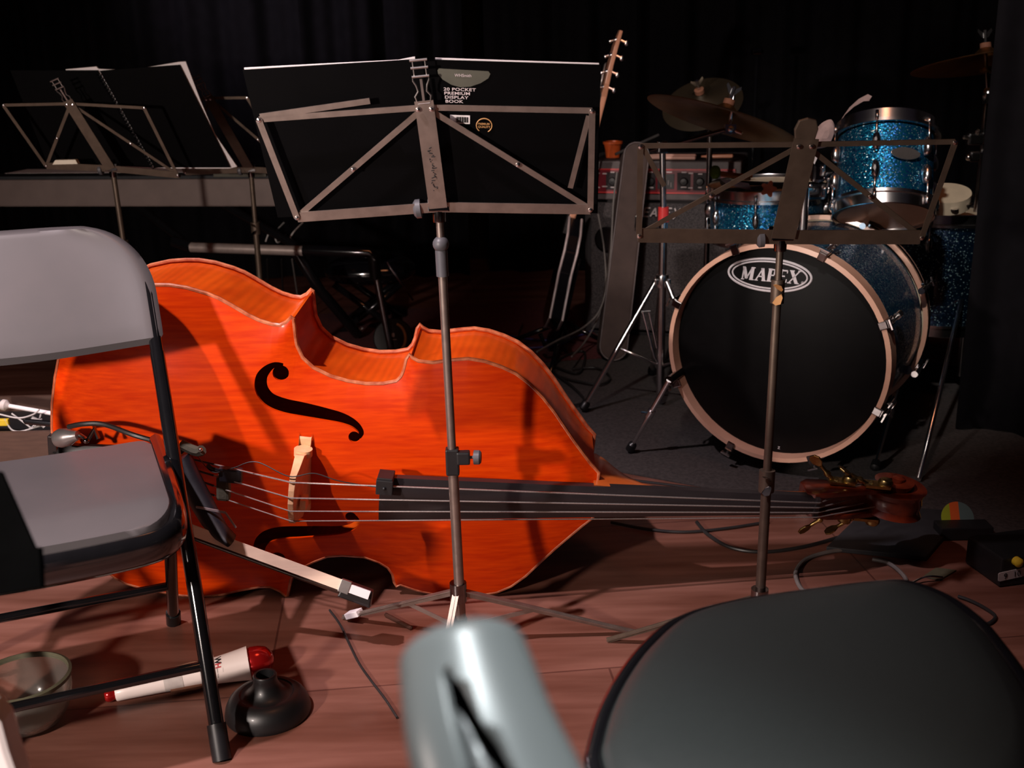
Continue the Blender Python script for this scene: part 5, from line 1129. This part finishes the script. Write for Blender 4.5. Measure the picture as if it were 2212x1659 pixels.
# near left: a solid black desk and a white paper bag
Yw = .75
dk = [W(-170, 985, Yw+.05), W(2, 1018, Yw+.04), W(94, 1226, Yw), W(-150, 1268, Yw)]
dst = thing('desk_stand', 'black solid-desk music stand whose corner pokes in at the left edge', 'music stand', V((dk[3].x-.12, Yw+.06, 0)))
n4 = (dk[1]-dk[2]).cross(dk[3]-dk[2]).normalized(); n4 = n4 if n4.y < 0 else -n4
dk[0] = dk[0]+(dk[0]-dk[1]).normalized()*.30; dk[3] = dk[3]+(dk[3]-dk[2]).normalized()*.30
b = MB(); r0 = dk; b.loft([[p for p in r0], [p-n4*.004 for p in r0]], smooth=False); b.build('desk', 'deskblack', dst)
MB().strip(dk[2]-n4*-.002, dk[3]-n4*-.002, .006, .03, (dk[1]-dk[2]).normalized()).build('ledge', 'deskblack', dst)
cdk = (dk[0]+dk[1]+dk[2]+dk[3])/4
MB().tube([cdk-n4*.012, V((cdk.x-.12, cdk.y+.03, .05))], .011, 10).build('pole', 'blackmetal', dst)
MB().lathe(V((cdk.x-.12, cdk.y+.03, 0)), (0, 0, 1), [(.001, 0), (.13, 0), (.13, .012), (.03, .05), (.001, .05)], 24).build('base', 'blackmetal', dst)
Yb = .78
pgn = [W(-110, 1520, Yb), W(-20, 1532, Yb), W(4, 1562, Yb), W(20, 1622, Yb), W(40, 1680, Yb), W(62, 1790, Yb)]
lowz = 0.0; pgn += [V((pgn[-1].x+.02, Yb, lowz)), V((pgn[0].x-.02, Yb, lowz))]
b = MB(); b.loft([pgn, [p+V((0, .025, 0)) for p in pgn]], smooth=False)
tag(b.build('paper_bag', 'paper', loc=V((pgn[0].x, Yb, 0)), bevel=.006), 'blurred white paper bag at the bottom left corner', 'bag')
# crate with leads, beyond the tail of the bass
cz = W(60, 932, 2.55).z
cr0 = W(120, 932, 2.55); 
cx = thing('wooden_case', 'low brown wooden case behind the tail of the double bass', 'case', V((cr0.x-.25, 2.70, 0)))
MB().box((cr0.x-.25, 2.55, cz/2), (.52, .012, cz)).box((cr0.x-.25, 2.85, cz/2), (.52, .012, cz)).box((cr0.x-.51, 2.70, cz/2), (.012, .30, cz)).box((cr0.x+.005, 2.70, cz/2), (.012, .30, cz)).box((cr0.x-.25, 2.70, .008), (.52, .30, .012)).build('box', 'case', cx)
MB().box((cr0.x-.25, 2.70, cz-.05), (.50, .28, .02)).build('lining', 'blackplastic', cx)
lz_ = cz
rod0, rod1 = W(-30, 868, 2.62), W(117, 894, 2.60)
rd = thing('handheld_lamp', 'white rod with a grey collar lying across the wooden case', 'lamp', rod0)
MB().tube([rod0+(rod1-rod0)*.3, rod1], .0055, 12).build('rod', 'paper', rd)
MB().lathe(rod0+(rod1-rod0)*.22, (rod1-rod0), [(.010, 0), (.014, .004), (.014, .014), (.009, .018), (.006, .022)], 16).build('collar', 'tape', rd); MB().tube([rod0-(rod1-rod0)*.3, rod0+(rod1-rod0)*.22], .012, 12).build('handle', 'greyknob', rd)
MB().tube([rod0-(rod1-rod0)*.2, V((rod0.x-.1, rod0.y+.02, cz-.03))], .006, 8).build('stem', 'blackmetal', rd)
for k, pts in enumerate((((0, 895), (40, 903), (70, 896), (85, 885)), ((0, 934), (45, 932), (80, 922), (104, 917)), ((25, 893), (55, 915), (72, 925), (85, 905), (88, 895)), ((10, 905), (28, 930), (60, 928), (90, 905)))):
    p = [W(x, y, 2.56+.012*k) for x, y in pts]; p = [V((q.x, q.y, max(q.z, cz-.02))) for q in p]
    tag(MB().tube(spline(p, 6), .0022, 6).build('lead', 'whitecable', loc=p[0]), ('white lead just under the white rod in the wooden case', 'white lead along the front edge of the wooden case', 'white lead looping steeply in the wooden case', 'white lead curling round the grey plug in the wooden case')[k], 'cable')
gp_ = W(68, 906, 2.56)
tag(MB().tube([gp_, gp_+V((.016, .01, -.014))], .009, 12).tube([gp_+V((.014, .01, -.012)), gp_+V((.024, .012, -.024))], .005, 8).build('plug', 'whitecable', loc=gp_), 'small pale grey plug among the white leads in the wooden case', 'plug')
yp = W(5, 912, 2.60)
tag(MB().box(yp, (.034, .012, .018)).build('yellow_tag', 'yellow', loc=yp, bevel=.003), 'yellow plastic tag in the wooden case at the left edge', 'tag')
# clip-on microphone at the tail of the bass with its lead
mc0, mc1 = W(122, 948, 2.005), W(172, 940, 1.99)
cmk = thing('clip_microphone', 'grey clip-on microphone with chrome tip at the tail of the double bass', 'microphone', mc0)
MB().lathe(mc0, (mc1-mc0), [(.001, 0), (.016, .002), (.019, .012), (.017, .030), (.011, .042), (.009, .052), (.001, .053)], 18).build('body', 'greybell', cmk)
MB().tube([mc1, W(190, 950, 1.985), W(205, 925, 1.985), W(212, 948, 1.98)], .0045, 8).sphere(W(186, 952, 1.98), .006, 8).build('clamp', 'darkchrome', cmk)
tag(MB().tube(spline([W(148, 922, 1.995), W(180, 916, 1.985), W(225, 917, 1.98), (W(290, 940, 1.955)), W(350, 957, 1.955)], 8), .0050, 8).build('lead', 'cable', loc=mc0), 'black lead arching from the clip microphone behind the chair seat', 'cable')
# charcoal folder under the scroll
fo = [G(1785, 1181, .012), G(2002, 1202, .012), G(2085, 1105, .012), G(1880, 1088, .012)]
b = MB(); b.loft([fo, [p-V((0, 0, .011)) for p in fo]], smooth=False)
tag(b.build('folder', 'foldergrey', loc=(fo[0]+fo[2])/2, bevel=.002), 'charcoal folder lying flat under the scroll of the double bass', 'folder')
def cable(pts, r, mt, label, z=None, k=8):
    z = r+.0012 if z is None else z
    p = spline([G(x, y, z) if len(a) == 0 else W(x, y, a[0]) for x, y, *a in pts], k)
    return tag(MB().tube(p, r, 8).build('cable', mt, loc=p[0]), label, 'cable')
cable([(1840, 1186), (1790, 1192), (1745, 1206), (1722, 1228), (1720, 1250), (1738, 1278), (1790, 1300)], .0045, 'greycable', 'grey cable curling before the charcoal folder at the right')
cable([(1885, 1208), (1918, 1216), (1945, 1236), (1957, 1258), (1930, 1282)], .0045, 'greycable', 'short grey cable arc right of the curl, before the charcoal folder')
cable([(1505, 1128), (1530, 1155), (1580, 1183), (1650, 1192), (1740, 1180), (1830, 1155)], .0042, 'cable', 'black cable sagging across the boards below the bass neck')
cable([(1320, 1128), (1400, 1143), (1480, 1149), (1570, 1141), (1660, 1127)], .0036, 'cable', 'thin black cable along the underside of the bass neck')
cable([(1340, 1034), (1420, 1044), (1530, 1058), (1640, 1076), (1720, 1080)], .0036, 'cable', 'black cable lying behind the bass neck at the rug edge', z=.0125)
rz_ = .013
cable([(1195, 790), (1250, 805), (1262, 760), (1215, 772), (1195, 800), (1240, 838), (1262, 868), (1215, 878)], .0042, 'cable', 'black cable looping on the rug left of the cymbal stand', z=rz_)
cable([(1236, 797), (1290, 795), (1318, 815), (1295, 830), (1240, 822), (1205, 812)], .0038, 'cable', 'second black cable loop lying on the rug behind the bass', z=rz_)
cable([(1333, 372, 4.02), (1325, 440, 4.0), (1318, 560, 3.98), (1300, 660, 3.94), (1262, 706, 3.9), (1205, 735, 3.75), (1160, 760, 3.6)], .0035, 'greycable', 'grey lead hanging from the amplifier panel down to the floor')
cable([(1292, 462, 4.03), (1305, 540, 4.02), (1308, 620, 4.0), (1290, 690, 3.97), (1262, 740, 3.9), (1235, 770, 3.7)], .0032, 'greycable', 'second grey lead hanging down the left of the amplifier')
cable([(1085, 722), (1140, 732), (1200, 735), (1250, 725), (1290, 710)], .0045, 'bluecable', 'blue cable running along the floor before the amplifier', z=.014)
cable([(1120, 752), (1170, 750), (1215, 742), (1240, 728)], .004, 'bluecable', 'second blue cable nearer the bass, on the dark red rug', z=.013)
cable([(2070, 1288), (2095, 1297), (2125, 1312), (2150, 1332), (2130, 1348), (2105, 1330)], .0035, 'cable', 'black cable coil lying right of the stool')
cable([(2140, 1382), (2170, 1410), (2195, 1450), (2208, 1490), (2215, 1540)], .0035, 'greycable', 'thin grey cable running down the right edge')
cable([(712, 1318), (735, 1350), (755, 1392), (775, 1432), (800, 1468), (832, 1510), (858, 1550)], .0024, 'cable', 'dark crack in the boards between mute and stand, added as a thin tube')  # stands in for a crack in the boards
p0, p1 = G(832, 1327, .005), G(890, 1357, .005)
stickobj('pencil', p0, p1, .0042, 'bowwood', 'short dark pencil on the boards by the stand foot', tip=False, cat='pencil')
# clutter in the dark at the right
dc = G(2086, 1166)
dsc = thing('spare_parts_box', 'small black box holding a coloured disc in the dark at the right', 'box', dc+V((0, .05, 0)))
MB().box(dc+V((0, .02, .016)), (.12, .05, .030)).build('box', 'blackplastic', dsc, bevel=.003)
dkk = dc+V((0, .055, .030))
tag(MB().lathe(dkk, V((0, -.9, .5)), [(.006, 0), (.038, 0), (.038, .0015), (.006, .0015)], 36).build('disc', 'disc', loc=dkk), 'small yellow, orange and teal disc leaning behind the black box', 'disc')
t0, t1 = G(2125, 1196, .012), G(2192, 1166, .030)
tb = thing('torch', 'pink torch with a dark barrel lying in the clutter at the right', 'torch', t0)
MB().tube([t0, t0+(t1-t0)*.4], .0105, 12).build('barrel', 'greybell', tb); MB().tube([t0+(t1-t0)*.4, t1], .011, 12).build('head', 'pink', tb)
sb = G(2165, 1275); sbx = thing('stage_box', 'black stage box with a white strip numbered 9 10 at the right edge', 'stage box', sb+V((.12, .1, 0)))
SM = Matrix.Translation(sb) @ Matrix.Rotation(math.radians(12), 4, 'Z')
MB().box((.17, .07, .034), (.34, .12, .064), SM).build('case', 'blackplastic', sbx, bevel=.004)
sn_ = SM.to_3x3() @ V((0, -1, 0)); 
def onbox(x, y): return PL(x, y, SM @ V((0, .0095, .045)), sn_)
a, c = onbox(2156, 1247), onbox(2230, 1231); uu = (c-a).normalized(); vv = sn_.cross(uu); vv = vv if vv.z > 0 else -vv
st_ = MB().prism([(0, -.008), (.004, -.010), (.09, -.010), (.09, .010), (.004, .010), (0, .008)], a, uu, vv, sn_*.0012).build('number_strip', 'tape', sbx)
b = MB(); textmesh(b, '9', .018, a+uu*.012-vv*.0062+sn_*.0013, uu, vv, sn_, .0006, bold=.0003); textmesh(b, '10', .018, a+uu*.034-vv*.0062+sn_*.0013, uu, vv, sn_, .0006); b.build('number', 'ink', st_)
yl = onbox(2194, 1211)+sn_*.012
MB().lathe(yl, sn_, [(.010, -.012), (.010, 0), (.007, .003), (.001, .004)], 16).build('yellow_socket', 'yellow', sbx)
oc_ = [G(1995, 1244, .004), G(2022, 1226, .004), G(2066, 1231, .004), G(2030, 1252, .004)]
b = MB(); b.loft([oc_, [p-V((0, 0, .003)) for p in oc_]], smooth=False)
tag(b.build('card', 'olive', loc=oc_[0]), 'olive card on the boards left of the stage box', 'card')
tag(MB().tube(spline([G(1968, 1260, .006), G(1990, 1249, .012), G(2012, 1245, .014), (G(2036, 1247, .008))], 6), .0022, 6).build('wire_loop', 'chrome', loc=G(1968, 1260)), 'shiny wire arc beside the olive card behind the stool', 'wire')
# board added for reddish reflections behind the bass waist, their light in its colour
bdp = [G(960, 722, .03), G(1120, 716, .03), G(1130, 694, .03), G(985, 698, .03)]
b = MB(); b.loft([bdp, [p-V((0, 0, .028)) for p in bdp]], smooth=False)
tag(b.build('reflection_board', 'redrug', loc=bdp[0], bevel=.004), 'flat dark red board added for reddish reflections behind the bass', 'board')
# ================================================================== light and view
def light(kind, name, loc, aim, power, col, size=.1, angle=40, blend=.5):
    l = bpy.data.lights.new(name, kind); l.energy = power; l.color = col
    if kind == 'SPOT': l.spot_size = math.radians(angle); l.spot_blend = blend; l.shadow_soft_size = size
    elif kind == 'AREA': l.size = size; l.shape = 'DISK'
    o = bpy.data.objects.new(name, l); C.objects.link(o); o.location = loc
    o.rotation_euler = (V(aim)-V(loc)).to_track_quat('-Z', 'Y').to_euler(); return o
light('SPOT', 'stand_lamp', (-1.45, .10, 1.08), (-.15, 2.1, .30), 185, (1, .84, .76), .055, 100, .5)
light('SPOT', 'overhead_lamp', (-1.5, .70, 3.4), (-.85, 1.62, 0), 590, (1, .84, .89), .04, 58, .7)
light('AREA', 'amber_fill', (.2, 1.2, 3.6), (.1, 2.0, 0), 8, (1, .34, .14), .8)  # added fill that warms the shaded floor
light('SPOT', 'house_lamp', (.05, .30, 3.3), (-.10, .48, .8), 430, (.90, .98, 1), .05, 25, .8)
light('SPOT', 'drum_fill', (-.3, .2, 2.9), (.88, 3.2, .95), 235, (1, .90, .84), .06, 31, .7)  # added light to brighten the drums and amplifier, no known source
light('SPOT', 'backdrop_fill', (-2.4, 3.2, 3.0), (-1.15, 5.5, 1.5), 260, (1, .85, 1), .1, 30, 1)  # added light to bring out the curtain folds, no known source
w = bpy.data.worlds.new('world'); bpy.context.scene.world = w; w.use_nodes = True
w.node_tree.nodes['Background'].inputs['Color'].default_value = (.004, .003, .005, 1); w.node_tree.nodes['Background'].inputs['Strength'].default_value = 1
GR = {'cymbal': 'cymbals of the drum kit', 'cymbal_stand': 'cymbal stands of the drum kit', 'drumstick': 'sticks by the drum kit', 'cable': 'cables on the stage floor', 'lead': 'small leads', 'rug': 'stage rugs', 'stage_curtain': 'black backdrop curtains', 'drum': 'blue sparkle drums'}
for o in bpy.data.objects:
    if o.parent is None and 'label' in o and 'group' not in o:
        k = o.name.split('.')[0]
        if k in GR: o['group'] = GR[k]
sc = bpy.context.scene
sc.view_settings.view_transform = 'Standard'; sc.view_settings.look = 'None'; sc.view_settings.exposure = 0; sc.view_settings.gamma = 1; sc.view_settings.use_curve_mapping = False
